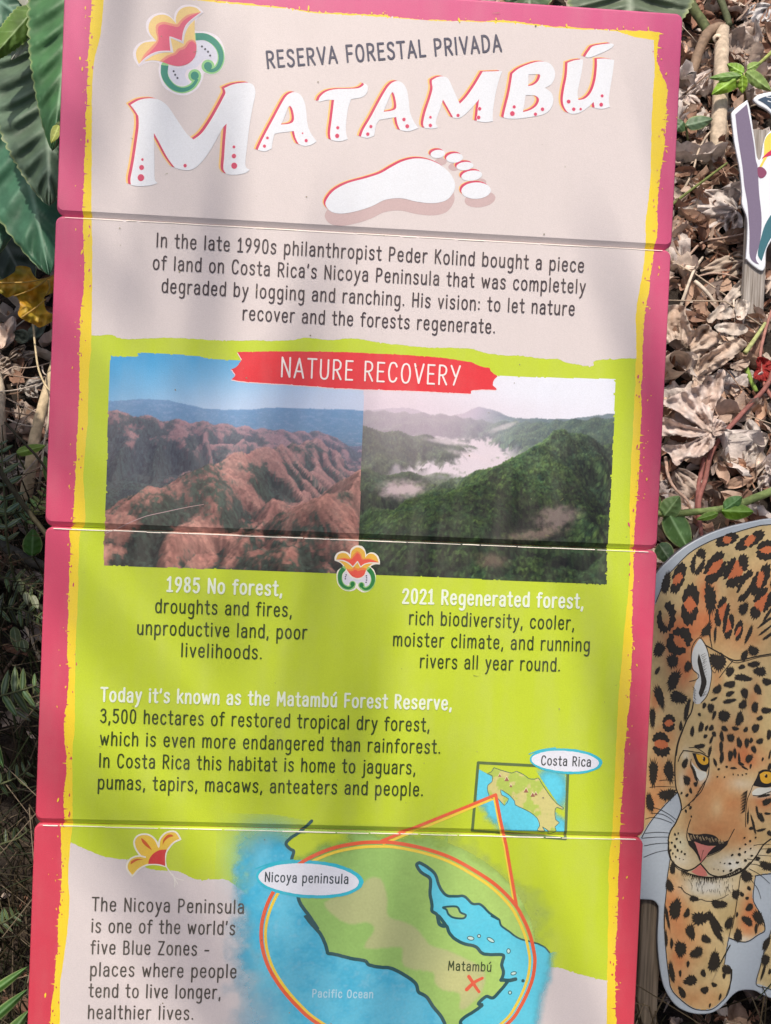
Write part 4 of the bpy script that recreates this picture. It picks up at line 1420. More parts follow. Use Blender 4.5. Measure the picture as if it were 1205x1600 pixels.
def ring_spot(d, cx, cy, rx, ry, ang, col, fill, layer, seed):
    """rosette: uneven dark ring, broken in places, warm middle"""
    rs = random.Random(seed)
    a = math.radians(ang)

    def T(t, r): return (cx + rx * r * math.cos(t) * math.cos(a) - ry * r * math.sin(t) * math.sin(a), cy + rx * r * math.cos(t) * math.sin(a) + ry * r * math.sin(t) * math.cos(a))
    if fill: d.poly([T(2 * math.pi * i / 16, .72) for i in range(16)], fill, layer)
    ph = rs.uniform(0, 6.28)
    nseg = rs.choice((2, 2, 3))
    for s in range(nseg):
        t0 = ph + 2 * math.pi * s / nseg
        t1 = t0 + 2 * math.pi / nseg * rs.uniform(.82, 1.04)
        out, inn = [], []
        m = 14
        for i in range(m + 1):
            t = t0 + (t1 - t0) * i / m
            e = math.sin(math.pi * i / m) ** .5
            w = (.26 + .22 * rs.random()) * e + .05
            j = .15 * (1 if i % 2 else -.4) * rs.uniform(.4, 1)
            out.append(T(t, .84 + w * .6 + j)); inn.append(T(t, .84 - w - j * .6))
        d.poly(out + inn[::-1], col, layer + .5)


def build_jaguar():
    DJ = 1.42
    k = DJ / F
    Mj = plane_matrix(DJ)
    root = empty("jaguar_cutout", Mj)
    tag(root, "grey panel cutout painted with a spotted orange jaguar, beside the sign", "cutout")
    INK = C(44, 38, 30)
    panel = spline(P("1205,810 1170,816 1136,824 1102,836.6 1068,856 1042.5,878 1027,895 1012,920 1000,955 992,1010 985,1100 975,1220 968,1330 970,1385 985,1403 1001.7,1405.5 1020,1407 1028,1414 1029.8,1424 1028,1464 1029.8,1498 1034.9,1532 1042.5,1552 1056,1571 1073,1581 1092,1585 1112,1583 1129,1573 1144.6,1556 1158,1548 1178.6,1548 1190.5,1554 1205,1560 1240,1574 1285,1580 1322,1566 1340,1520 1345,1440 1352,1400 1400,1380 1430,1300 1428,1180 1420,1060 1400,960 1360,880 1300,826 1250,811"), True, 4)
    outline_panel("panel", panel, k, 0.009, M_CUT, root, C(96, 98, 108), C(164, 174, 184), 1.6)
    stake(root, Mj, k, p2s(1003, 1500)[0], p2s(1035, 1500)[0], p2s(1010, 1380)[1], -0.0105, 0.026, mat=M_WOOD_SHADE)
    stake(root, Mj, k, p2s(1296, 1500)[0], p2s(1328, 1500)[0], p2s(1310, 1380)[1], -0.0105, 0.026, mat=M_WOOD_SHADE)
    # regions filled with coat colour
    body = Z(JF, "1205,118c 1100,125 900,180 700,245 560,310 450,380 330,500 250,590 190,720 145,830 60,960 -40,1176") + P("980,1100 972,1220 970,1330 1003,1305c") \
        + Z(JH, "100,840 240,680 340,575c 375,690 380,735 330,850 280,930 260,1010 262,1090") + Z(JI, "262,180 275,240c 250,420 240,560 225,700 220,882") \
        + Z(JJ, "225,150 240,350 265,560 290,680 370,770 480,850 590,870 680,850 780,760 820,680 835,560 830,480 800,455 775,440c 800,280 815,205c 870,230 930,242 1000,235 1080,180 1145,140 1140,60") \
        + Z(JI, "1145,860 1130,800 1090,720 1045,640 1040,560 1060,400c 1205,380") + P("1260,1362 1320,1350 1390,1290 1400,1180 1395,1060 1375,965 1335,890 1285,838 1245,820")
    paw2 = P("1205,1454 1196,1481 1187,1512 1181,1537c 1196,1542 1215,1551 1260,1566 1300,1566 1325,1545 1333,1480 1330,1385 1260,1364 1225,1372")
    bp, pp = spline(body, True, 4), spline(paw2, True, 4)

    def coat(x, y):
        n = fbm(x / 22, y / 22, 5, 101); n2 = fbm(x / 3, y / 5, 3, 107)
        c = mixc(np.broadcast_to(np.array([192, 170, 124.]), x.shape + (3,)), [178, 158, 112], sm(.4, .7, n))
        def b(cx, cy, rx, ry, col, a, sharp=1.0):
            nonlocal c
            e = np.exp(-(((x - cx) / rx) ** 2 + ((y - cy) / ry) ** 2) ** sharp) * (.45 + .8 * n)
            c = mixc(c, col, np.clip(e * a, 0, 1))
        O, O2 = [186, 106, 64], [184, 126, 80]
        for a in ((1105, 925, 16, 32, O, 1), (1100, 968, 26, 26, O, 1), (1068, 985, 30, 24, O, 1), (1060, 1015, 20, 28, O, 1), (1070, 1050, 18, 28, O, 1), (1024, 1095, 10, 16, O, .9), (1160, 1000, 40, 30, O2, .8),
                  (1195, 920, 30, 40, O2, .8), (1145, 945, 16, 30, O2, .5), (1040, 1150, 18, 22, O2, .9), (1030, 1210, 24, 40, O2, .9), (1020, 1255, 24, 30, O2, .9), (1120, 1060, 10, 26, O2, .7),
                  (1155, 1175, 32, 26, O, .85), (1140, 1140, 26, 26, O2, .7), (1180, 1095, 12, 34, O, .6), (1175, 1190, 24, 14, O, .7), (1080, 1215, 12, 24, O, .8),
                  (1098, 1250, 24, 34, O2, 1), (1145, 1270, 24, 46, O2, 1), (1110, 1295, 44, 26, O2, 1), (1125, 1225, 30, 20, O2, .7), (1160, 1310, 24, 20, O2, .6), (1195, 1250, 24, 24, O, .8),
                  (1048, 1400, 22, 40, O2, .8), (1055, 1430, 18, 40, O, .7), (1060, 1500, 18, 50, O, .8), (1080, 1475, 26, 40, O2, .6), (1095, 1560, 34, 20, O2, .7), (1175, 1420, 16, 30, O, .8), (1170, 1448, 16, 18, O, .9),
                  (1240, 1180, 40, 50, O2, .7), (1290, 1050, 50, 60, O2, .7), (1330, 1200, 40, 60, O2, .7), (1270, 930, 50, 40, O2, .6), (1260, 1300, 50, 30, O2, .6)):
            b(*a)
        W = [206, 202, 188]
        for a in ((1120, 1263, 10, 16, [200, 178, 138], .55), (1063, 1320, 16, 22, [196, 190, 160], 1), (1065, 1345, 22, 14, W, .8), (1140, 1350, 34, 16, W, 1.1), (1175, 1335, 22, 14, W, .8), (1108, 1385, 40, 18, W, 1.2),
                  (1072, 1180, 7, 12, W, .9), (1097, 1212, 10, 12, W, 1.2), (1192, 1238, 16, 8, W, 1.3), (1160, 1225, 22, 10, W, .7), (1066, 1222, 7, 20, W, .6), (1205, 1120, 20, 60, [206, 186, 128], .6), (1182, 1545, 14, 10, W, .8), (1163, 1468, 20, 8, W, .7)):
            b(*a)
        return c * (.955 + .09 * n2)[..., None]
    a, b2 = p2s(960, 800), p2s(1410, 1600)
    st = 1.35
    us = np.arange(a[0], b2[0] + 40, st); vv = np.arange(b2[1] - 30, a[1] + 20, st)
    U, V = np.meshgrid(us, vv)
    X, Y = s2p_np(U, V)
    kk = inpoly(X, Y, bp) | inpoly(X, Y, pp)
    col = coat(X, Y)
    rgba = np.concatenate([np.clip(linA(col) * ALB, 0, .95), np.ones(X.shape + (1,))], -1)
    cell = kk[:-1, :-1] & kk[1:, :-1] & kk[:-1, 1:] & kk[1:, 1:]
    jj, ii = np.where(cell)
    nu = len(us)
    idx = np.stack([jj * nu + ii, jj * nu + ii + 1, (jj + 1) * nu + ii + 1, (jj + 1) * nu + ii], 1)
    uq, inv = np.unique(idx, return_inverse=True)
    vt = np.stack([U.ravel()[uq] * k, V.ravel()[uq] * k, np.full(len(uq), .2 * k)], 1)
    mesh_obj("coat_print", vt.tolist(), inv.reshape(-1, 4).tolist(), M_CUT, root, vcol=rgba.reshape(-1, 4)[uq])
    # spots
    d = Draw()
    OF = C(186, 106, 66)
    sd = 0
    for reg, lst in ((JF, ((800, 255, 100, 52, -22), (1010, 262, 140, 58, -32), (1165, 350, 100, 82, -20), (535, 460, 58, 118, 18), (690, 510, 82, 150, 30), (880, 540, 92, 155, 28), (350, 610, 58, 135, 20), (970, 680, 62, 150, 24), (1105, 620, 62, 150, 26),
                           (460, 850, 80, 175, 5), (755, 915, 58, 135, 14), (240, 970, 78, 138, 5), (1115, 835, 76, 150, 30), (812, 1050, 46, 110, 10), (905, 1090, 36, 90, 15))),
                     (JG, ((360, 130, 105, 120, 20), (265, 880, 60, 75, 10), (195, 1075, 85, 105, -20))), (JH, ((), )),):
        for s in lst:
            if not s: continue
            sd += 1
            ring_spot(d, reg[0] + s[0] / reg[2], reg[1] + s[1] / reg[2], s[2] / reg[2], s[3] / reg[2], s[4], INK, OF if sd % 4 else None, .6, sd * 3 + 1)
    solid = ((JF, ((240, 650, 36, 100, 20), (645, 800, 45, 150, 0), (950, 890, 36, 65, 15), (610, 1085, 36, 68, 20), (1000, 1120, 22, 75, 20), (690, 1120, 14, 60, 5), (1150, 1010, 85, 12, -40), (1160, 1080, 80, 11, -40), (1175, 1140, 50, 16, -35), (1180, 930, 12, 90, 30))),
             (JG, ((175, 205, 55, 58, 0), (300, 310, 58, 52, 0), (310, 485, 52, 85, 35), (350, 645, 68, 60, 0), (180, 640, 32, 122, -17), (160, 400, 16, 42, 20), (440, 360, 36, 46, 0), (115, 830, 30, 72, 0), (430, 760, 24, 90, 15), (375, 910, 16, 42, 10), (715, 315, 62, 85, -10),
                   (1045, 340, 50, 30, 0), (935, 365, 30, 20, 0), (825, 405, 44, 38, 0), (1100, 405, 62, 36, -10), (945, 465, 78, 30, 0), (1165, 500, 38, 36, 0), (825, 525, 46, 36, 0), (710, 570, 34, 44, 20), (825, 610, 46, 20, -15), (960, 605, 38, 40, 0), (1080, 570, 34, 44, 0),
                   (820, 678, 52, 22, -18), (680, 660, 30, 14, -25), (945, 710, 34, 44, 0), (650, 740, 36, 34, -30), (590, 718, 20, 24, 20), (1055, 735, 34, 44, 20), (1160, 765, 42, 32, -15), (770, 815, 44, 60, 20), (1100, 835, 26, 24, 0), (915, 840, 38, 56, 0), (680, 805, 18, 36, 15),
                   (545, 800, 16, 14, 0), (480, 955, 18, 46, 15), (560, 915, 20, 52, 15), (610, 925, 12, 30, 15), (655, 925, 22, 26, 0), (600, 1000, 20, 16, 0), (680, 980, 22, 22, 0), (775, 930, 28, 24, 0), (875, 930, 28, 20, 0), (1060, 925, 28, 46, 15), (970, 940, 20, 24, 0),
                   (1185, 985, 24, 42, 0), (835, 1015, 38, 32, 0), (750, 1000, 20, 46, 0), (910, 1060, 22, 50, 0), (980, 1060, 18, 48, 0), (1100, 1045, 30, 28, 0), (1020, 1040, 18, 24, 0), (745, 1100, 20, 46, 0), (1045, 1120, 26, 28, 0), (870, 1150, 16, 30, 10),
                   (1040, 215, 40, 50, 10), (960, 260, 24, 60, 15))),
             (JH, ((750, 255, 20, 50, 0), (830, 235, 26, 40, 0), (870, 215, 16, 42, 0), (910, 260, 12, 42, 0), (925, 312, 26, 16, 20), (1000, 265, 26, 48, 25), (690, 300, 14, 36, -25), (722, 362, 14, 10, 0), (795, 340, 14, 10, 0), (858, 352, 30, 10, -5), (960, 350, 30, 10, 25), (1015, 335, 8, 26, 10),
                   (710, 432, 8, 8, 0), (775, 435, 8, 8, 0), (855, 410, 7, 8, 0), (900, 415, 7, 8, 0), (940, 415, 7, 8, 0), (975, 405, 8, 8, 0), (412, 310, 22, 50, 10), (430, 462, 34, 40, -30), (122, 385, 44, 98, 0), (265, 378, 48, 82, 0), (90, 670, 34, 82, 0), (248, 595, 66, 55, -20),
                   (550, 150, 42, 22, 0), (1190, 340, 18, 30, 0), (1165, 660, 52, 24, -20), (1110, 805, 28, 38, -20), (1190, 950, 24, 24, 0), (1170, 770, 26, 12, 0), (640, 200, 12, 60, 10), (655, 90, 12, 40, 15), (500, 400, 14, 70, -20), (510, 500, 20, 18, 0), (465, 560, 14, 24, 0), (1040, 870, 10, 90, -12), (1075, 750, 9, 60, -10), (990, 800, 8, 70, 0), (1020, 905, 22, 14, 20), (1110, 920, 50, 10, -12),
                   (1140, 605, 65, 9, -14), (1190, 230, 8, 44, 15), (1125, 270, 8, 20, 20))),
             (JI, ((325, 705, 46, 105, 0), (430, 745, 26, 42, 10), (555, 790, 92, 46, 0), (680, 820, 36, 95, -32), (270, 490, 34, 50, 0), (725, 660, 62, 42, 0), (880, 570, 30, 48, 10), (815, 835, 34, 55, 5), (495, 610, 42, 24, 20), (250, 780, 16, 90, -10), (1000, 515, 18, 18, 0), (935, 570, 16, 24, 0), (983, 605, 14, 16, 0),
                   (1005, 690, 34, 32, -20), (890, 755, 12, 20, 0), (1085, 785, 48, 58, -25), (985, 815, 60, 30, 30), (975, 400, 46, 60, -10), (1165, 310, 60, 44, 20), (300, 330, 22, 60, -5), (1185, 170, 26, 22, 0), (1080, 240, 24, 16, 20))),
             (JJ, ((463, 152, 46, 58, 0), (605, 217, 40, 38, 0), (370, 308, 44, 78, 0), (520, 342, 54, 50, -20), (680, 425, 50, 92, 0), (440, 445, 16, 24, 0), (465, 597, 64, 40, -30), (580, 528, 24, 32, 10), (680, 637, 22, 22, 0), (593, 685, 30, 36, 0), (385, 705, 26, 56, -35), (735, 745, 12, 26, 10), (640, 825, 10, 18, 15),
                   (290, 515, 26, 88, -5), (795, 500, 40, 46, 0), (770, 555, 12, 28, 0), (900, 185, 34, 60, -10), (290, 255, 16, 40, -5), (368, 530, 14, 26, 0), (700, 140, 30, 100, -25), (240, 210, 12, 70, 0), (1150, 410, 32, 60, 10), (1160, 260, 24, 72, 18), (1190, 515, 14, 24, 0), (1130, 520, 14, 60, 15), (1065, 120, 16, 40, 10))))
    for reg, lst in solid:
        for s in lst:
            sd += 1
            small = s[2] * s[3] < 160
            scribble(d, reg[0] + s[0] / reg[2], reg[1] + s[1] / reg[2], s[2] / reg[2], s[3] / reg[2], s[4], INK, 1.2, sd, .12 if small else .46, 14 if small else 40)
    rs = random.Random(77)
    for _ in range(46):                       # flank and far paw, outside the picture
        x, y = rs.uniform(1215, 1385), rs.uniform(870, 1340)
        if inpoly(np.array([x]), np.array([y]), bp)[0]:
            ring_spot(d, x, y, rs.uniform(7, 12), rs.uniform(12, 20), rs.uniform(-30, 30), INK, OF, .6, int(x * 7))
    for _ in range(12):
        scribble(d, rs.uniform(1215, 1320), rs.uniform(1395, 1545), rs.uniform(4, 8), rs.uniform(6, 12), 0, INK, 1.2, int(rs.random() * 999))
    put_flat("spot_print", d, k, root, kind="stuff")
    # face: ear, eyes, nose, tongue as pieces, then ink lines
    S = lambda reg, s: spline(Z(reg, s), True)
    d = Draw()
    d.poly(S(JG, "545,110 490,200 475,300 490,380 530,450 500,540 490,680 560,695 640,560 655,430 640,300 610,200 575,130"), C(192, 196, 196), 1.6)
    d.poly(S(JG, "540,240c 560,300 590,420 612,500 592,575 560,642 538,605c 562,500 545,400 528,310"), INK, 2.2)
    for i in range(26):
        y = 260 + i * 15
        d.ribbon(Z(JG, f"{560 + (i % 5) * 6},{y} {600 + (i * 13) % 26},{y - 22}"), .9, INK, 2.3, .4)
    for i in range(12):
        d.ribbon(Z(JG, f"{500 + (i * 7) % 16},{560 + i * 12} {478 + (i * 11) % 20},{545 + i * 12}"), .8, INK, 2.3, .4)
    put_flat("ear", d, k, root)
    for lid, iris, pup, white in (("480,215c 530,220 600,250 632,270 632,330 610,387c 560,370 520,320 500,270", "512,224c 570,235 622,262 622,310 580,322 538,292", (588, 270, 12, 22), "470,290c 500,330 545,372 607,395 600,440 540,470 515,410 490,350"),
                                  ("1090,390c 1140,370 1205,384 1262,420 1290,470c 1260,515 1205,522 1150,532 1080,522 1035,512c 1070,440", "1098,410c 1145,385 1205,396 1218,440 1200,485 1150,494 1112,470", (1158, 425, 13, 17), "1028,575c 1080,536 1205,530 1280,505 1270,545 1205,562 1100,602 1040,602")):
        d = Draw()
        d.poly(S(JH, white), C(206, 206, 196), 1.5)
        d.poly(S(JH, lid), C(36, 32, 30), 2.0)
        d.poly(S(JH, iris), C(210, 160, 48), 2.6)
        d.poly(circ(JH, *pup), C(46, 30, 20), 3.2)
        d.poly(circ(JH, pup[0] - 10, pup[1] - 10, 4), C(236, 224, 190), 3.6)
        put_flat("eye", d, k, root)
    d = Draw()
    d.poly(S(JH, "438,945c 520,962 600,955 690,975 745,1030 808,1015c 795,1065 700,1125 612,1160c 640,1110 700,1066c 600,1062 520,1035 470,1020"), C(40, 34, 30), 1.6)
    d.poly(S(JI, "436,78c 490,88 525,140 548,220 556,285c 520,205 480,152 450,122"), C(40, 34, 30), 1.8)
    d.poly(S(JI, "500,85c 560,110 640,128 690,125c 650,165 612,210 608,238 556,288c 545,220 520,140"), C(196, 122, 112), 2.2)
    d.ribbon(Z(JI, "582,165 570,205 560,270"), 1.0, INK, 2.8, .5)
    for i in range(34):
        x = 450 + i * 9.5
        d.ribbon(Z(JH, f"{x},{955 + (i * 17) % 22 + i * 1.6} {x + 14},{985 + (i * 23) % 26 + i * 1.6}"), 1.0, C(172, 150, 116) if i % 3 else INK, 2.4, .4)
    put_flat("nose", d, k, root)
    d = Draw()
    d.poly(S(JI, "470,362c 510,335 555,303 592,342 622,398c 580,405 520,392"), C(198, 118, 106), 1.7)
    put_flat("tongue", d, k, root)
    d = Draw()
    rs = random.Random(3)

    def ink(reg, s, w=1.5, w1=None, closed=False, jit=.22):
        q = rough(spline(Z(reg, s), closed), jit, 1.4, rs.randint(0, 999))
        d.ribbon(q, w, INK, 2.8, w1)
    ink(JF, "1205,116 1100,125 900,180 700,245 560,310 450,380 330,500 250,590 190,720 145,830", 1.3)
    d.ribbon(P("1205,819.7 1245,820 1285,838 1335,890 1375,965 1395,1060 1400,1180 1390,1290 1320,1350 1260,1362"), 1.3, INK, 2.8)
    ink(JF, "640,650 638,800 640,950 645,1176", 1.7); ink(JG, "622,0 650,130 662,192", 1.5)
    ink(JG, "560,695 620,620 650,500 657,400 640,310 625,230 600,160 548,95 500,140 475,200 470,290 480,380 540,440 515,482 455,498", 1.3)
    ink(JG, "600,165 700,220 850,300 950,295 1080,265 1205,245", 2.0); ink(JG, "850,312 790,380 730,462", 1.4); ink(JG, "740,232 860,322 960,312 1090,275 1205,258", 1.1)
    ink(JG, "650,380 690,420 700,330 660,250", 1.0)
    ink(JG, "490,690 470,780 430,850 390,950 352,1060 332,1176", 2.2); ink(JH, "392,0 350,110 325,250 320,400 330,530 360,610 380,700 376,740 330,850 280,930 260,1010 265,1100 282,1176", 2.1)
    ink(JI, "265,90 260,170 290,260 350,320 430,350 490,335 553,290", 2.2); ink(JI, "555,288 600,342 640,385 700,405 770,415 860,395 950,350 1020,280 1080,200 1130,120 1205,60", 2.2)
    ink(JI, "310,300 360,345 440,362", 1.2); ink(JI, "850,392 940,345 1010,275", 1.4)
    ink(JH, "465,825 440,900 430,980 450,1040 500,1090 540,1150 556,1200", 1.5); ink(JH, "866,912 820,1000 790,1060 720,1120 620,1165", 1.5, .9); ink(JI, "620,212 595,240 556,290", 1.4)
    ink(JH, "395,192 440,195 500,205 560,215 628,252", 1.6); ink(JH, "450,165 520,168 600,222", 1.2); ink(JH, "635,265 634,330 628,400 600,480 560,570 490,640 440,690 385,738", 1.4)
    ink(JH, "400,190 370,235 350,290", 1.6); ink(JH, "470,270 465,330 500,400 540,465", 1.2)
    ink(JH, "1035,510 1010,580 982,650 970,780 970,892", 1.2); ink(JH, "1090,388 1140,368 1205,380 1262,418", 1.4); ink(JH, "1040,604 1100,604 1205,566", 1.3)
    for i in range(22):
        y = 560 + i * 9
        ink(JH, f"{985 - i * 1.2},{y} {945 - (i * 7) % 22 - i * .4},{y + 22}", 1.2, .4)
    for i in range(16):
        y = 460 + i * 12
        ink(JH, f"{606 - i * 7},{y} {588 - i * 7 - (i * 5) % 14},{y + 22}", 1.1, .4)
    for s in ("45,950 160,940 275,948", "20,995 150,985 265,985", "40,1065 150,1045 255,1040", "35,1170 150,1125 255,1105", "50,820 110,805 200,820 295,858", "100,765 200,775 270,810 315,850", "130,715 200,740 270,780 335,828", "90,528 200,520 320,526", "180,465 260,460 330,470"):
        ink(JH, s, .95, .6, jit=.1)
    for s in ("985,245 1100,265 1205,300", "990,290 1080,300 1205,345", "1000,335 1100,390 1190,470", "1020,440 1080,520 1110,612", "1045,120 1120,110 1205,112", "1080,210 1205,218", "1100,155 1205,150"):
        ink(JI, s, .95, .6, jit=.1)
    ink(JH, "342,575 240,680 100,840 15,990", 1.3)
    ink(JI, "278,235 250,420 240,560 225,700 220,882", 1.3)
    ink(JJ, "225,0 225,150 240,350 265,560 290,680 370,770 480,850 590,870 680,850 780,760 820,680 835,560 830,480 800,455", 1.3); ink(JJ, "840,500 835,600 790,740", 3.0, 1)
    ink(JI, "922,400 900,560 870,760 845,882", 1.3); ink(JJ, "860,0 815,205 800,280 775,440", 1.2)
    ink(JJ, "820,208 930,242 1000,235 1080,180 1145,140 1140,60", 1.4); ink(JI, "1060,400 1040,560 1045,640 1090,720 1130,800 1145,870", 1.2); ink(JI, "1055,402 1130,388 1205,382", 1.3)
    ink(JJ, "1205,135 1150,300 1100,480 1066,632 1150,662 1205,682", 1.2)
    d.ribbon(P("1205,1546 1260,1566 1300,1566 1325,1545 1333,1480 1330,1385"), 1.2, INK, 2.8)
    for i in range(64):                       # dark fringe under the lip
        t = i / 63
        x = 385 + 540 * t
        y = 350 + 62 * math.sin(math.pi * min(1, t * 1.05)) ** .8 - 20 * (t > .75) * (t - .75) * 4
        l = rs.uniform(22, 62) * (1.3 if .2 < t < .6 else .8)
        a = math.radians(118 - 62 * t + rs.uniform(-14, 14))
        d.ribbon(Z(JI, f"{x:.1f},{y:.1f} {x + math.cos(a) * l:.1f},{y + math.sin(a) * l:.1f}"), 1.7, INK, 2.9, .3)
    for i in range(42):                       # finer beard strokes
        x = 380 + 500 * rs.random(); y = rs.uniform(440, 560) - abs(x - 630) * .12
        l = rs.uniform(20, 50)
        d.ribbon(Z(JI, f"{x:.1f},{y:.1f} {x + rs.uniform(-8, 14):.1f},{y + l:.1f}"), .7, INK, 2.9, .3)
    ink(JI, "350,500 380,510 400,545 440,570 480,590 520,625 560,612 600,628 660,632 720,615 760,600 810,570", 1.1, .8, jit=.6)
    for x, y, r in ((320, 960, 10), (350, 950, 8), (335, 1000, 10), (290, 1035, 9), (370, 1030, 8), (320, 1070, 12), (280, 1105, 9), (345, 1105, 11), (380, 1118, 9), (410, 1140, 9), (420, 745, 12), (462, 715, 13), (470, 795, 8), (300, 1134, 8), (327, 1165, 8), (448, 690, 10), (380, 580, 10), (430, 600, 14)):
        scribble(d, 1000 + x / 5.878, 1140 + y / 5.878, r / 5.878, r * 1.2 / 5.878, 0, INK, 2.6, int(x), .25, 10)
    for x, y, r in ((845, 208, 13), (910, 203, 17), (965, 180, 11), (915, 150, 10), (967, 110, 10), (1010, 80, 12), (958, 50, 10), (1060, 48, 10), (1015, 148, 9), (1025, 215, 12), (735, 275, 6), (775, 285, 8), (823, 287, 13), (893, 277, 15), (967, 258, 15), (677, 337, 6), (716, 344, 6), (765, 355, 9), (832, 350, 14), (885, 348, 13), (362, 240, 6), (395, 250, 5)):
        scribble(d, 1000 + x / 5.878, 1300 + y / 5.878, r / 5.878, r * .8 / 5.878, -15, INK, 2.6, int(x), .25, 10)
    put_flat("ink_line", d, k, root, kind="stuff")


build_jaguar()


def build_bird_cutout():
    DB = ground_depth(1188, 566) - 0.012
    k = DB / F
    M = plane_matrix(DB)
    root = empty("bird_cutout", M)
    tag(root, "small white edged bird cutout on a grey wooden stake in the leaf litter", "cutout")
    out = spline(P("1143,177c 1150,169 1168,156c 1172,170 1176,195 1180,222 1183,244 1187,250 1190,244 1193,225 1199,210 1210,203 1222,204 1215,188 1200,172 1186,164 1178,156 1182,150 1192,146 1215,143 1250,150 1285,175 1305,215 1308,262 1296,305 1272,340 1240,362 1215,366 1203,380 1197,394 1196,416 1190,423 1176,414 1166,404c 1168,375 1168,342 1160,319 1160,300 1156,262 1148,222"), True, 4)
    outline_panel("panel", out, k, 0.007, M_CUT, root, C(196, 198, 206), C(232, 236, 244), 1.2)
    st = stake(root, M, k, p2s(1165, 450)[0], p2s(1198, 450)[0], p2s(1180, 200)[1], -0.008, 0.02)
    d = Draw()
    d.poly(spline(P("1149,179c 1167,163c 1172,190 1178,225 1181,250 1184,262 1186,300 1190,340 1188,375 1181,403 1186,413 1172,402 1171,362 1168,320 1163,290 1160,260 1153,215"), True), C(124, 112, 136), 1)
    put_flat("perch_paint", d, k, root)
    d = Draw()
    d.poly(spline(P("1184,156c 1196,151 1215,149 1248,156 1280,180 1298,216 1300,262 1284,262 1270,222 1240,190 1212,176 1196,163"), True), C(64, 82, 104), 1)
    for s in ("1198,151.5 1206,153", "1200,158 1210,161", "1215,158 1228,163"):
        d.ribbon([(a[0], a[1]) for a in P(s)], 1.6, C(226, 230, 236), 2, .6)
    put_flat("wing_paint", d, k, root)
    d = Draw()
    d.poly(spline(P("1194,222c 1198,213 1206,207 1218,210 1226,226 1222,240 1204,240 1195,252 1187,268 1184,274c 1186,262 1192,250 1194,236"), True), C(240, 214, 96), 1)
    d.poly(spline(P("1190,248c 1200,238 1214,230 1224,228 1222,240 1204,243"), True), C(206, 56, 92), 2)
    d.poly(spline(P("1184,262 1192,262 1198,270 1192,278 1185,276"), True), C(140, 74, 104), 2)
    d.poly(ell(1232, 226, 4, 4), C(40, 40, 44), 3)
    put_flat("beak_paint", d, k, root)
    d = Draw()
    d.poly(spline(P("1205,335c 1220,330 1225,345 1212,362 1200,380 1190,408c 1184,396 1190,368 1196,350"), True), C(64, 112, 124), 1)
    put_flat("tail_paint", d, k, root)


build_bird_cutout()

# ------------------------------------------------------------------ plants, litter, branches


def tube(pts, r0, r1, sides=7, col=(0.3, 0.25, 0.2, 1), bump=0.0, seed=0):
    """tapered tube through world points -> verts, faces, colours"""
    pts = [Vector(p) for p in pts]
    n = len(pts)
    v, f, c = [], [], []
    up = Vector((0.3, 0.2, 0.93))
    for i, p in enumerate(pts):
        t = (pts[min(n - 1, i + 1)] - pts[max(0, i - 1)]).normalized()
        a = t.cross(up)
        if a.length < 1e-3: a = t.cross(Vector((1, 0, 0)))
        a.normalize()
        b = t.cross(a)
        r = r0 + (r1 - r0) * i / (n - 1)
        for k in range(sides):
            th = 2 * math.pi * k / sides
            rr = r * (1 + bump * mnoise.noise(Vector((i * .9 + seed, math.cos(th) * 1.3, math.sin(th) * 1.3))))
            v.append(p + a * math.cos(th) * rr + b * math.sin(th) * rr)
            m = 1 + .35 * mnoise.noise(Vector((i * 1.7 + seed, k * .8, 2.0)))
            c.append((col[0] * m, col[1] * m, col[2] * m, 1))
    for i in range(n - 1):
        for k in range(sides):
            k2 = (k + 1) % sides
            f.append((i * sides + k, i * sides + k2, (i + 1) * sides + k2, (i + 1) * sides + k))
    f.append(tuple(reversed(range(sides))))
    f.append(tuple((n - 1) * sides + k for k in range(sides)))
    return v, f, c


def smooth3(pts, n=5):
    pts = [Vector(p) for p in pts]
    out = []
    for i in range(len(pts) - 1):
        p1, p2 = pts[i], pts[i + 1]
        p0 = pts[i - 1] if i else p1
        p3 = pts[i + 2] if i + 2 < len(pts) else p2
        for k in range(n):
            t = k / n
            out.append(.5 * ((2 * p1) + (p2 - p0) * t + (2 * p0 - 5 * p1 + 4 * p2 - p3) * t * t + (3 * p1 - p0 - 3 * p2 + p3) * t ** 3))
    out.append(pts[-1])
    return out


def tube_obj(name, pts, r0, r1, col, parent=None, mat=None, sides=7, bump=.25, seed=0):
    v, f, c = tube(smooth3(pts), r0, r1, sides, col, bump, seed)
    return mesh_obj(name, v, f, mat or M_STEM, parent, vcol=c, smooth=True)


def merge(parts):
    V, Fc, Cc = [], [], []
    for v, f, c in parts:
        b = len(V)
        V += v; Cc += c
        Fc += [tuple(b + i for i in q) for q in f]
    return V, Fc, Cc


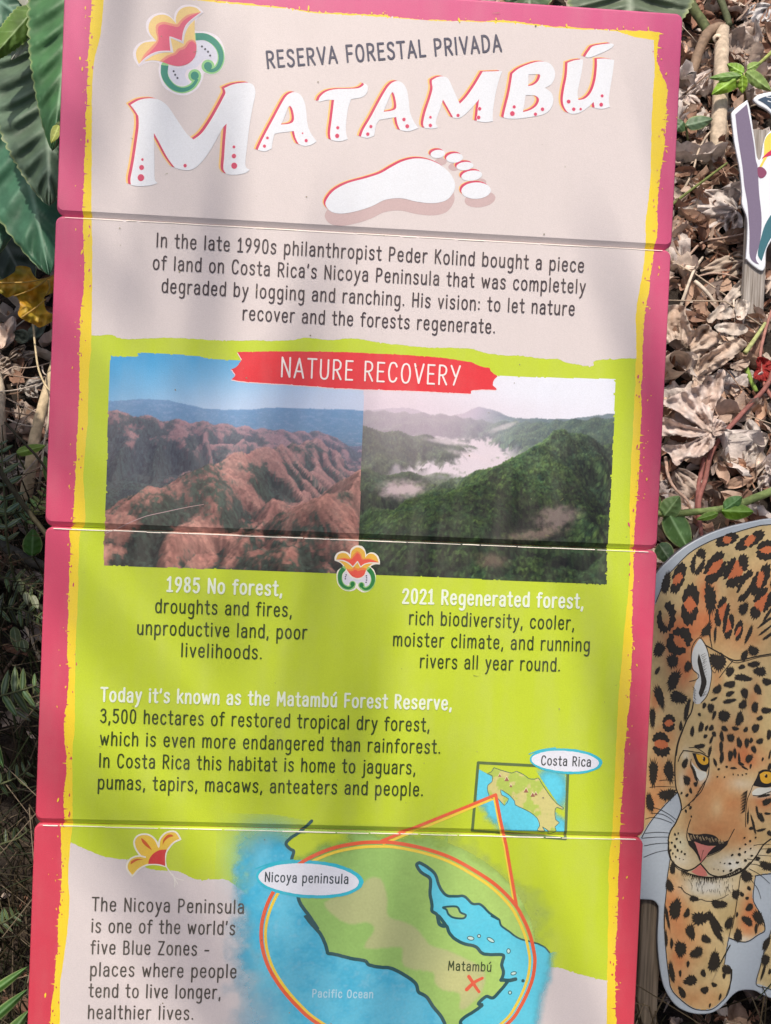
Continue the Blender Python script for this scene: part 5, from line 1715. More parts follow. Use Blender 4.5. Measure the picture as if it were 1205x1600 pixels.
def big_leaf(base, tip, hw, depths, col, seed, nl=7, fold=.12, pucker=.05, ns=64, nt=24, crenate=.05, asym=1.0, sag=.0, bw=.55):
    """broad leaf seen at photo pixels base->tip: midrib, corrugated side veins, scalloped margin"""
    rs = random.Random(seed)
    v, c = [], []
    L = math.hypot(tip[0] - base[0], tip[1] - base[1])
    dx, dy = (tip[0] - base[0]) / L, (tip[1] - base[1]) / L
    for i in range(ns + 1):
        s = i / ns
        w = hw * (math.sin(math.pi * min(1, (s * (1 - bw * .45) + bw * .45)) ) ** .75) * (1 - .18 * s)
        if s < .12: w *= .55 + .45 * s / .12
        for j in range(nt + 1):
            t = -1 + 2 * j / nt
            at = abs(t)
            q = s - .26 * at + .10 * at * at          # side veins sweep towards the tip
            ph = (q + .035 * mnoise.noise(Vector((q * 5.0, seed, .5 if t > 0 else 3.5)))) * nl * 2
            vein = abs(((ph) % 2) - 1)                # 1 on a vein, 0 between
            cusp = 1 - crenate * (1 - abs(math.sin(ph * math.pi * 1.5))) * at ** 4
            ww = w * cusp * (asym if t < 0 else 1)
            px = base[0] + dx * s * L - dy * t * ww
            py = base[1] + dy * s * L + dx * t * ww
            d = depths[0] + (depths[1] - depths[0]) * s
            k = d / F * hw
            lift = -fold * at * k + pucker * k * (math.cos(ph * math.pi) * .5) * math.sin(math.pi * min(1, at * 1.05)) ** .6 \
                + .10 * k * mnoise.noise(Vector((s * 3 + seed, t * 1.4, 1.3))) - sag * k * s * s * 2 + .06 * k * mnoise.noise(Vector((s * 14 + seed, t * 5, 7))) * at ** 2
            v.append(cam_pt(px, py, d - lift))
            lt = 1 + .18 * mnoise.noise(Vector((s * 6, t * 4, seed)))
            on = max(math.exp(-(at / .035) ** 2), .55 * math.exp(-((1 - vein) / .055) ** 2) * (1 - at * .5))
            edge = max(0, at - .955) / .045
            cc = [col[m] * lt * (1 - on) + (col[m] * 1.6 + .10) * on for m in range(3)]
            cc = [cc[m] * (1 - .6 * edge) + (.42, .48, .20)[m] * .6 * edge for m in range(3)]
            c.append((cc[0], cc[1], cc[2], 1))
    f = [(i * (nt + 1) + j, i * (nt + 1) + j + 1, (i + 1) * (nt + 1) + j + 1, (i + 1) * (nt + 1) + j) for i in range(ns) for j in range(nt)]
    return v, f, c


def down_to_ground(p, sink=.04):
    return Vector((p.x, p.y, ground_z(p.x, p.y) - sink))


def leaf_plant(name, label, cat, leaves, stemcol, group=None, foot=None):
    """leaves: list of big_leaf keyword dicts; every leaf a part, with its stalk running to the plant's foot"""
    root_p = down_to_ground(foot if foot else cam_pt(*leaves[0]['base'], leaves[0]['depths'][0]), .0)
    root = empty(name, Matrix.Translation(root_p))
    tag(root, label, cat, group)
    for lf in leaves:
        kw = dict(lf)
        st = kw.pop('stalk', True)
        v, f, c = big_leaf(**kw)
        mesh_obj("leaf", [Vector(p) - root_p for p in v], f, M_LEAF, root, vcol=c, smooth=True)
        if st:
            b = cam_pt(*lf['base'], lf['depths'][0] + .004)
            g = root_p + Vector((RND.uniform(-.03, .03), RND.uniform(-.03, .03), -.03))
            mid = b.lerp(g, .45) + Vector((0, .12, .10))
            tube_obj("stalk", [b - root_p, mid - root_p, g - root_p], .006, .010, stemcol, root, seed=lf['seed'])
    return root


def build_left_plants():
    G1, G2, G3 = (.045, .115, .055), (.052, .105, .07), (.038, .10, .062)
    leaf_plant("elephant_ear_plant", "broad leaved plant with corrugated dark green scalloped leaves, top corner beside sign", "plant", [
        dict(base=(125, -90), tip=(82, 236), hw=76, depths=(1.66, 1.60), col=(.07, .19, .07), seed=3, nl=8, fold=.25, pucker=.14, crenate=.09, bw=.75),
        dict(base=(74, 60), tip=(77, 322), hw=104, depths=(1.78, 1.72), col=(.125, .19, .125), seed=5, nl=8, fold=.22, pucker=.14, crenate=.09, bw=.75),
        dict(base=(14, 130), tip=(77, 430), hw=96, depths=(1.90, 1.80), col=(.06, .17, .10), seed=8, nl=6, fold=.2, pucker=.12, crenate=.09, bw=.7),
        dict(base=(-34, 150), tip=(-6, 400), hw=100, depths=(1.98, 1.92), col=(.05, .13, .08), seed=12, nl=6, fold=.2, pucker=.12, crenate=.09),
        dict(base=(-260, 250), tip=(-60, 480), hw=120, depths=(1.66, 1.55), col=(.05, .14, .07), seed=13, nl=6, fold=.2, pucker=.12, crenate=.09),  # this and the next leaves hang unseen, added to shade the lower-left ground
        dict(base=(-230, 420), tip=(-70, 640), hw=110, depths=(1.62, 1.50), col=(.05, .14, .07), seed=14, nl=6, fold=.2, pucker=.12, crenate=.09),
        dict(base=(-330, 560), tip=(-90, 780), hw=130, depths=(1.50, 1.42), col=(.05, .14, .07), seed=16, nl=6, fold=.2, pucker=.12, crenate=.09),
        dict(base=(-300, 740), tip=(-110, 980), hw=120, depths=(1.40, 1.32), col=(.05, .14, .07), seed=18, nl=6, fold=.2, pucker=.12, crenate=.09),
    ], (.12, .17, .06), foot=cam_pt(-120, 700, 2.3))
    leaf_plant("elephant_ear_plant", "broad leaved plant whose top leaf folds to show its underside", "plant", [
        dict(base=(-80, -60), tip=(50, 40), hw=80, depths=(1.80, 1.74), col=(.10, .21, .14), seed=15, nl=5, fold=.15, pucker=.14, crenate=.08),
        dict(base=(54, 14), tip=(-20, 100), hw=26, depths=(1.70, 1.68), col=(.10, .19, .03), seed=17, nl=5, fold=.5, pucker=.08, crenate=.1),
        dict(base=(60, 22), tip=(18, 94), hw=20, depths=(1.74, 1.70), col=(.42, .44, .38), seed=19, nl=4, fold=.3, pucker=.10),
        dict(base=(30, -30), tip=(54, 24), hw=16, depths=(1.78, 1.72), col=(.34, .34, .28), seed=21, nl=4, fold=.3, pucker=.10),
    ], (.12, .17, .06), foot=cam_pt(-40, 420, 2.5))
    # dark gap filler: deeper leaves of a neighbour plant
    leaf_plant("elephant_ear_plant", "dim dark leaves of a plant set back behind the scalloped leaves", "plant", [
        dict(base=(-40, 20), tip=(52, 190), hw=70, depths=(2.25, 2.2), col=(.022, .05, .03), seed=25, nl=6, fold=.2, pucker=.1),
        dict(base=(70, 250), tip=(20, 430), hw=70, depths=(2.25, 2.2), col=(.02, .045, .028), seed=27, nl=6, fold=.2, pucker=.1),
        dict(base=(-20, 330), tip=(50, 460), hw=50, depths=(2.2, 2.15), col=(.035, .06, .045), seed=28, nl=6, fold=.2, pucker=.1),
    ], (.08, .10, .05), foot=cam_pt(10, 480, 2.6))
    # small tip leaf, yellow-green, at the end of the upper leaf
    leaf_plant("seedling", "small yellow green leaf shoot under the scalloped leaf tip", "plant", [
        dict(base=(92, 196), tip=(80, 224), hw=9, depths=(1.58, 1.57), col=(.36, .42, .05), seed=31, nl=4, ns=16, nt=8),
    ], (.12, .17, .06), foot=cam_pt(110, 470, 2.2))
    # leaf behind the top edge of the sign
    leaf_plant("elephant_ear_plant", "pale green ribbed leaf behind the sign's top edge", "plant", [
        dict(base=(985, -60), tip=(985, 90), hw=110, depths=(2.1, 2.0), col=(.13, .17, .11), seed=34, nl=7, fold=.2, pucker=.12),
        dict(base=(1075, -46), tip=(1035, 14), hw=20, depths=(2.2, 2.15), col=(.12, .21, .02), seed=36, nl=5, fold=.3, pucker=.10),
        dict(base=(820, -90), tip=(830, 30), hw=70, depths=(2.2, 2.1), col=(.09, .14, .07), seed=38, nl=7, fold=.2, pucker=.12),
    ], (.12, .15, .06), foot=cam_pt(960, 120, 2.9))


build_left_plants()


def blade_poly(pts, depth, col, seed, amp=.012, name="leaf", parent=None, mat=None, col2=None, sub=5):
    """flat outline (photo pixels) filled with a fine grid, crumpled in depth: one lobed leaf"""
    q = spline(pts, True, 4)
    xs = [p[0] for p in q]; ys = [p[1] for p in q]
    st = max(max(xs) - min(xs), max(ys) - min(ys)) / 46.0
    gx = np.arange(min(xs) - st, max(xs) + 2 * st, st); gy = np.arange(min(ys) - st, max(ys) + 2 * st, st)
    X, Y = np.meshgrid(gx, gy)
    k = inpoly(X, Y, q)
    cell = k[:-1, :-1] | k[1:, :-1] | k[:-1, 1:] | k[1:, 1:]
    # pull boundary vertices onto the outline
    nu = len(gx)
    jj, ii = np.where(cell)
    idx = np.stack([jj * nu + ii, jj * nu + ii + 1, (jj + 1) * nu + ii + 1, (jj + 1) * nu + ii], 1)
    uq, inv = np.unique(idx, return_inverse=True)
    qa = np.array(q)
    v, c = [], []
    for m in uq:
        x, y = X.ravel()[m], Y.ravel()[m]
        if not k.ravel()[m]:
            e = np.argmin((qa[:, 0] - x) ** 2 + (qa[:, 1] - y) ** 2)
            x, y = qa[e]
        d = depth(x, y) if callable(depth) else depth
        s = 24.0
        nz = mnoise.noise(Vector((x / s, y / s, seed))) + .5 * mnoise.noise(Vector((x / 9, y / 9, seed + 4)))
        v.append(cam_pt(x, y, d - amp * nz))
        t = min(1, max(0, .5 + .9 * mnoise.noise(Vector((x / 18, y / 18, seed + 9)))))
        b = col2 or col
        sh = 1 + .25 * mnoise.noise(Vector((x / 5, y / 5, seed + 2)))
        c.append(tuple((col[n] * (1 - t) + b[n] * t) * sh for n in range(3)) + (1,))
    return mesh_obj(name, v, [tuple(r[::-1]) for r in inv.reshape(-1, 4).tolist()], mat or M_LEAF, parent, vcol=c, smooth=True)


def build_yellow_leaf():
    A = (0, 340, 8.89)
    o = blade_poly(Z(A, "-90,860 0,868 70,840 160,785 210,745 225,680 290,668 350,675 420,700 450,770 520,850 640,842 750,790 850,800 850,1000 750,1040 640,1085 612,1120 640,1280 740,1350 790,1440 720,1450 560,1525 480,1490 300,1400 250,1330 280,1220 240,1110 190,1080 100,1112 20,1060 -60,1010 -120,940"), 2.02, (.80, .38, .03), 51, .024, "yellow_leaf", col2=(.46, .38, .045))
    tag(o, "yellowing lobed leaf with orange veins beside the sign's edge", "leaf")
    v = []
    for s in ("0,905 200,905 400,895 560,862 680,835 770,785", "640,860 560,930 420,1010 200,1090", "670,870 690,980 640,1080", "300,1390 500,1250 640,1130"):
        q = Z(A, s)
        v.append(tube(smooth3([cam_pt(p[0], p[1], 1.985) for p in q]), .0022, .0013, 6, (.62, .40, .10, 1)))
    V, Fa, Ca = merge(v)
    mesh_obj("vein", V, Fa, M_LEAF, o, vcol=Ca, smooth=True)


build_yellow_leaf()

TAN_ = [(.48, .35, .28), (.40, .27, .20), (.54, .43, .36), (.36, .21, .15), (.30, .16, .11), (.44, .34, .29), (.58, .49, .42), (.25, .14, .10), (.50, .33, .24)]


def dry_leaf_geo(L, W, rs, nu=6, nv=4, crumple=1.0):
    """curled dead leaf lying in its own xy plane, z up"""
    bend = rs.uniform(-1.2, 1.6); curl = rs.uniform(-.5, 1.6); tw = rs.uniform(-.8, .8)
    sd = rs.uniform(0, 100)
    v = []
    for i in range(nu + 1):
        s = i / nu
        w = W * (math.sin(math.pi * (s * .94 + .03)) ** .7) * (1 - .25 * s)
        for j in range(nv + 1):
            t = -1 + 2 * j / nv
            y = t * w * .5
            z = curl * W * .30 * t * t + bend * L * .22 * (s - .5) ** 2 * 2 + tw * (s - .5) * y
            z += crumple * W * (.24 * mnoise.noise(Vector((s * 4 + sd, t * 2.2, sd))) + .13 * mnoise.noise(Vector((s * 9 + sd, t * 5.0, sd))))
            x = s * L - L / 2 + crumple * W * .08 * mnoise.noise(Vector((s * 5, t * 5, sd + 7)))
            y *= 1 - .28 * abs(curl)
            v.append(Vector((x, y, z)))
    f = [(i * (nv + 1) + j, i * (nv + 1) + j + 1, (i + 1) * (nv + 1) + j + 1, (i + 1) * (nv + 1) + j) for i in range(nu) for j in range(nv)]
    return v, f


def ground_normal(x, y):
    e = .04
    n = Vector((ground_z(x - e, y) - ground_z(x + e, y), ground_z(x, y - e) - ground_z(x, y + e), 2 * e))
    return n.normalized()


def scatter_mesh(n, region, sizes, aspect, cols, seed, lift, tilt=.45, nu=5, nv=4, dens=None, crumple=1.0):
    rs = random.Random(seed)
    V, Fa, Ca = [], [], []
    for _ in range(n):
        for _t in range(20):
            x = rs.uniform(region[0], region[1]); y = rs.uniform(region[2], region[3])
            if dens is None or rs.random() < dens(x, y): break
        L = rs.uniform(*sizes); W = L * rs.uniform(*aspect)
        v, f = dry_leaf_geo(L, W, rs, nu, nv, crumple)
        q = Vector((0, 0, 1)).rotation_difference(ground_normal(x, y)).to_matrix() @ Matrix.Rotation(rs.uniform(0, 6.28), 3, 'Z') @ Matrix.Rotation(rs.gauss(0, tilt), 3, 'X') @ Matrix.Rotation(rs.gauss(0, tilt), 3, 'Y')
        p = Vector((x, y, ground_z(x, y) + rs.uniform(*lift)))
        col = rs.choice(cols); m = rs.uniform(.7, 1.2)
        b = len(V)
        for u in v:
            V.append(q @ u + p)
            g = m * (1 + .3 * mnoise.noise(Vector((u.x * 60, u.y * 60, b))))
            Ca.append((col[0] * g, col[1] * g, col[2] * g, 1))
        Fa += [tuple(b + i for i in r) for r in f]
    return V, Fa, Ca


def build_litter():
    # thin where the lower left is bare, dark and grassy
    def dens(x, y):
        return .12 if (x < -.42 and y < 1.55) else (.5 if x < -.4 else 1.0)
    V, Fa, Ca = scatter_mesh(15000, (-2.4, 2.4, .35, 4.2), (.03, .095), (.38, .75), TAN_, 1, (.0, .035), .5, 7, 5, dens=dens)
    o = mesh_obj("leaf_litter", V, Fa, M_DRY, vcol=Ca, smooth=True)
    tag(o, "tan and brown dead leaves covering the bank", "leaf litter", kind="stuff")
    PALE_ = [(.60, .52, .48), (.54, .45, .41), (.50, .40, .34), (.62, .55, .52), (.44, .33, .27)]
    V, Fa, Ca = scatter_mesh(420, (.35, 2.2, 1.35, 3.9), (.08, .165), (.45, .8), PALE_, 21, (.005, .03), .35, 13, 9, crumple=1.9)
    V2, F2, C2 = scatter_mesh(240, (-2.0, -.35, 1.5, 3.4), (.07, .15), (.45, .8), PALE_, 22, (.005, .03), .35, 13, 9, crumple=1.9)
    V, Fa, Ca = merge([(V, Fa, Ca), (V2, F2, C2)])
    o = mesh_obj("broad_leaf_litter", V, Fa, M_DRY, vcol=Ca, smooth=True)
    tag(o, "larger pale crumpled dead leaves lying on the brown ones", "leaf litter", kind="stuff")
    V, Fa, Ca = scatter_mesh(7000, (-2.4, 2.4, .35, 3.6), (.012, .045), (.2, .6), [(.42, .24, .16), (.32, .17, .11), (.54, .40, .30), (.24, .13, .09), (.62, .50, .42)], 2, (.0, .03), .8, 3, 2, dens=dens)
    o = mesh_obj("leaf_fragment", V, Fa, M_DRY, vcol=Ca)
    tag(o, "crumbled brown leaf bits and bark chips between the dead leaves", "leaf litter", kind="stuff")
    # dry stalks criss-crossing the litter
    rs = random.Random(9)
    parts = []
    for _ in range(420):
        x, y = rs.uniform(-2, 2), rs.uniform(.4, 3.4)
        a = rs.uniform(0, 6.28); l = rs.uniform(.08, .34)
        p = [Vector((x + math.cos(a) * l * t + rs.uniform(-.01, .01), y + math.sin(a) * l * t + rs.uniform(-.01, .01), 0)) for t in (0, .35, .7, 1)]
        h = rs.uniform(.015, .05)
        for i, w in enumerate(p): w.z = ground_z(w.x, w.y) + h * (1, 1.5, 1.2, .4)[i]
        col = rs.choice([(.42, .33, .25), (.30, .19, .13), (.5, .42, .34), (.22, .14, .10)])
        parts.append(tube(p, rs.uniform(.0012, .0028), .0009, 5, col + (1,), .2, rs.random() * 9))
    V, Fa, Ca = merge(parts)
    o = mesh_obj("dry_twig", V, Fa, M_STEM, vcol=Ca, smooth=True)
    tag(o, "thin dry stalks and twigs strewn over the dead leaves", "twigs", kind="stuff")


build_litter()


def lobed_dry_leaf(center, lobes, lift, col, label, seed, name="dry_leaf", amp=.030, group=None):
    """large dead leaf: folded lobes fanning from the stalk; pixels on the ground"""
    V, Fa, Ca = [], [], []
    D = ground_depth(*center) - lift
    for li, (tx, ty, hw) in enumerate(lobes):
        L = math.hypot(tx - center[0], ty - center[1])
        dx, dy = (tx - center[0]) / L, (ty - center[1]) / L
        dt = D + .25 * (ground_depth(tx, ty) - lift * .8 - D)
        nu, nv = 26, 14
        b = len(V)
        for i in range(nu + 1):
            s = i / nu
            w = hw * (.16 + .84 * math.sin(math.pi * (s ** .85 * .92 + .04))) * (1 - .1 * s)
            w *= 1 + .12 * mnoise.noise(Vector((s * 9, seed, li)))
            for j in range(nv + 1):
                t = -1 + 2 * j / nv
                px = center[0] + dx * s * L - dy * t * w * (1 - .15 * mnoise.noise(Vector((s * 4, t, seed))))
                py = center[1] + dy * s * L + dx * t * w
                fold = .9 * abs(t) ** 1.4 * hw / F * D
                wr = amp * mnoise.noise(Vector((s * 3.2 + li * 5, t * 2.0, seed))) + amp * .42 * math.sin(t * 9 + 3 * mnoise.noise(Vector((s * 4, t, li + seed)))) * s * (1 - s) * 2
                V.append(cam_pt(px, py, dt if i == nu and False else D + (dt - D) * s - fold * ((li % 2) * 2 - 1) * .6 - wr - .004 * li))
                m = 1 + .22 * mnoise.noise(Vector((s * 8, t * 7, seed + li))) + (.16 if abs(t) < .1 else 0)
                Ca.append((col[0] * m, col[1] * m, col[2] * m, 1))
        Fa += [(b + i * (nv + 1) + j, b + i * (nv + 1) + j + 1, b + (i + 1) * (nv + 1) + j + 1, b + (i + 1) * (nv + 1) + j) for i in range(nu) for j in range(nv)]
    o = mesh_obj(name, V, Fa, M_DRY, vcol=Ca, smooth=True)
    tag(o, label, "dead leaf", group)
    return o


def dead_leaf(label, pieces, lift, col, seed, amp=.014, center=None, name="dry_leaf"):
    """large dead leaf from traced pieces lying on the bank, creased along its ribs"""
    V, Fa, Ca = [], [], []
    for pi, pts in enumerate(pieces):
        q = rough(spline(pts, True, 4), 1.5, 1.2, seed * 5 + pi, 2.5)
        xs = [p[0] for p in q]; ys = [p[1] for p in q]
        mx, my = sum(xs) / len(xs), sum(ys) / len(ys)
        D0 = ground_depth(mx, my) - lift - .012 * pi
        gy_ = (ground_depth(mx, my - 15) - ground_depth(mx, my + 15)) / 30.0 * .55
        cx, cy = center or (max(xs), max(ys))
        st = max(max(xs) - min(xs), max(ys) - min(ys)) / 44.0
        gx = np.arange(min(xs) - st, max(xs) + 2 * st, st); gy = np.arange(min(ys) - st, max(ys) + 2 * st, st)
        X, Y = np.meshgrid(gx, gy)
        kk = inpoly(X, Y, q)
        cell = kk[:-1, :-1] | kk[1:, :-1] | kk[:-1, 1:] | kk[1:, 1:]
        nu = len(gx)
        jj, ii = np.where(cell)
        idx = np.stack([jj * nu + ii, (jj + 1) * nu + ii, (jj + 1) * nu + ii + 1, jj * nu + ii + 1], 1)
        uq, inv = np.unique(idx, return_inverse=True)
        qa = np.array(q)
        b = len(V)
        for m in uq:
            x, y = X.ravel()[m], Y.ravel()[m]
            e = np.sqrt(((qa - (x, y)) ** 2).sum(1))
            if not kk.ravel()[m]: x, y = qa[int(e.argmin())]
            ang = math.atan2(y - cy, x - cx); r = math.hypot(x - cx, y - cy)
            sd = seed * 3.7 + pi * 11
            rib = math.sin(ang * 9 + 2.2 * mnoise.noise(Vector((x / 40, y / 40, sd))))
            fine = math.sin(ang * 26 + 3 * mnoise.noise(Vector((x / 25, y / 25, sd + 3))))
            fall = min(1, r / 30)
            edge = max(0, 1 - e.min() / 9)
            nz = .45 * rib * fall + .22 * fine * fall + .22 * mnoise.noise(Vector((x / 4.5, y / 4.5, sd + 2))) + .9 * mnoise.noise(Vector((x / 30, y / 30, sd))) + .45 * mnoise.noise(Vector((x / 11, y / 11, sd + 5))) + edge * (.7 + 1.5 * mnoise.noise(Vector((x / 14, y / 14, sd + 8))))
            V.append(cam_pt(x, y, D0 - (y - my) * gy_ - amp * nz))
            sh = 1 + .22 * mnoise.noise(Vector((x / 7, y / 7, sd))) + .14 * fine - .12 * edge
            br = max(0, min(1, .5 + 1.6 * mnoise.noise(Vector((x / 17, y / 17, sd + 6))))) * .45
            Ca.append((col[0] * sh * (1 - .25 * br), col[1] * sh * (1 - .42 * br), col[2] * sh * (1 - .52 * br), 1))
        Fa += [tuple(b + t for t in r) for r in inv.reshape(-1, 4).tolist()]
    o = mesh_obj(name, V, Fa, M_DRY, vcol=Ca, smooth=True)
    tag(o, label, "dead leaf")
    return o


def rolled_leaf(label, c, r, axis_px, lift, col, seed):
    """dead leaf rolled into a tube, its open end towards the viewer"""
    D = ground_depth(*c) - lift
    p0 = cam_pt(c[0], c[1], D)
    ax = (cam_pt(axis_px[0], axis_px[1], D + .11) - p0).normalized()
    a = ax.cross(Vector((0, 0, 1))).normalized(); b = ax.cross(a)
    R = r / F * D
    V, Ca, nu, nv = [], [], 44, 12
    for i in range(nu + 1):
        t = i / nu
        th = 2 * math.pi * 1.28 * t + 2.2
        for j in range(nv + 1):
            s = j / nv
            rr = R * (.62 + .42 * t) * (1 + .10 * mnoise.noise(Vector((t * 7, s * 2, seed)))) * (1 + .35 * s)
            z0 = .012 * mnoise.noise(Vector((t * 6, 0, seed + 3))) * (1 - s)
            V.append(p0 + a * math.cos(th) * rr + b * math.sin(th) * rr * .82 + ax * (s * .15 + z0))
            m = 1 + .18 * mnoise.noise(Vector((t * 16, s * 3, seed)))
            Ca.append((col[0] * m, col[1] * m, col[2] * m, 1))
    Fa = [(i * (nv + 1) + j, i * (nv + 1) + j + 1, (i + 1) * (nv + 1) + j + 1, (i + 1) * (nv + 1) + j) for i in range(nu) for j in range(nv)]
    o = mesh_obj("dry_leaf", V, Fa, M_DRY, vcol=Ca, smooth=True)
    tag(o, label, "dead leaf")


def build_big_dry_leaves():
    PG, PT = (.60, .51, .47), (.53, .43, .36)
    A = (1000, 422, 3.53)
    dead_leaf("large pale grey fan of a dead lobed leaf, crumpled by the sign's edge", [
        Z(A, "120,720 200,690 320,635 340,600 372,578 410,600 430,548 462,548 475,575 460,625 462,660 430,720 405,800 398,895 300,850 200,780 120,740"),
        Z(A, "110,810 250,850 390,898 300,925 200,905 110,910"),
        Z(A, "110,970 240,962 330,925 404,900 416,930 402,975 330,1030 250,1045 198,1080 165,1020"),
        Z(A, "400,820 470,840 475,880 430,915 402,905")], .06, PG, 3, .021, (1113, 677))
    dead_leaf("tan dead leaf with a long fold, lying above the pale fan leaf", [Z(A, "290,610 320,500 400,440 480,392 560,380 592,408 560,440 500,480 420,510 350,565"), Z(A, "280,640 350,560 440,500 520,470 470,520 380,575 330,640")], .07, PT, 7, .022, (1085, 590))
    dead_leaf("torn cream dead leaf behind the rolled leaf", [Z(A, "120,215 245,195 252,240 290,330 330,308 380,303 400,330 432,350 436,395 380,440 300,500 270,420 200,380 120,410")], .075, PT, 8, .026, (1060, 560))
    rolled_leaf("pale dead leaf rolled into a tube against the sign", (1062, 562), 25, (1030, 585), .11, (.50, .40, .33), 5)
    dead_leaf("small cream scrap of dead leaf under the red stem", [Z(A, "500,520 590,485 602,520 560,556 520,550")], .07, PT, 10, .010, (1150, 570))
    dead_leaf("whitish folded dead leaf left of the wooden stake", [Z(A, "368,265 440,190 500,110 570,40 582,110 545,150 470,215 400,290"), Z(A, "430,240 500,205 520,260 430,270"), Z(A, "530,170 560,160 605,182 592,240 560,275 530,260"), Z(A, "410,310 470,290 560,300 600,330 540,360 440,345")], .05, (.60, .53, .47), 12, .014, (1165, 440))
    lobed_dry_leaf((1150, 330), ((1060, 325, 22), (1075, 355, 18), (1100, 300, 20), (1140, 370, 16)), .035, (.66, .58, .54), "wrinkled pinkish grey dead leaf beside the top plank's corner", 15, amp=.03)
    lobed_dry_leaf((1165, 405), ((1120, 440, 18), (1140, 400, 12), (1095, 425, 14)), .04, (.46, .37, .30), "brown folded dead leaf under the bird cutout", 17, amp=.02)
    lobed_dry_leaf((1205, 10), ((1158, 30, 14), (1165, 62, 14), (1200, 60, 12), (1215, 40, 16)), .06, (.60, .58, .58), "cool grey dead leaf with ragged lobes up the bank", 19, amp=.03)
    lobed_dry_leaf((1075, 150), ((1105, 115, 10), (1055, 190, 14), (1095, 170, 10)), .05, (.62, .53, .49), "grey brown dead leaf leaning on the cut branch", 21, amp=.02)
    lobed_dry_leaf((1180, 690), ((1170, 655, 14), (1200, 680, 14), (1165, 720, 14)), .04, (.48, .42, .38), "rough grey dead leaf beside the red vine", 23, amp=.02)
    lobed_dry_leaf((1200, 740), ((1190, 770, 12), (1215, 720, 12)), .04, (.52, .45, .42), "pale curled dead leaf above the jaguar", 25, amp=.02)
    lobed_dry_leaf((0, 545), ((22, 495, 14), (-14, 500, 18), (4, 505, 12)), .06, (.72, .56, .47), "pinkish tan dead leaf under the yellow leaf", 27, amp=.012)
    lobed_dry_leaf((45, 530), ((72, 500, 12), (20, 520, 12)), .05, (.14, .17, .14), "dull green grey limp leaf under the yellow leaf", 29, amp=.012)
    lobed_dry_leaf((40, 605), ((72, 590, 10), (60, 620, 10), (30, 612, 8)), .04, (.40, .36, .33), "shrivelled grey dead leaf among the twigs", 31, amp=.02)
    lobed_dry_leaf((15, 560), ((60, 552, 9), (40, 540, 8), (0, 575, 10)), .05, (.38, .31, .26), "curled brown dead leaf over the dark hollow", 33, amp=.02)
    dead_leaf("crumpled dark red leaf on the red stem", [Z(A, "640,500 662,480 720,500 765,560 755,605 690,610 622,592 648,545")], .075, (.30, .03, .028), 35, .016, (1190, 575), "red_leaf")


build_big_dry_leaves()


def ground_path(s, lift):
    lifts = lift if isinstance(lift, (list, tuple)) else None
    return [gp(p[0], p[1], lifts[i] if lifts else lift) for i, p in enumerate(P(s))]


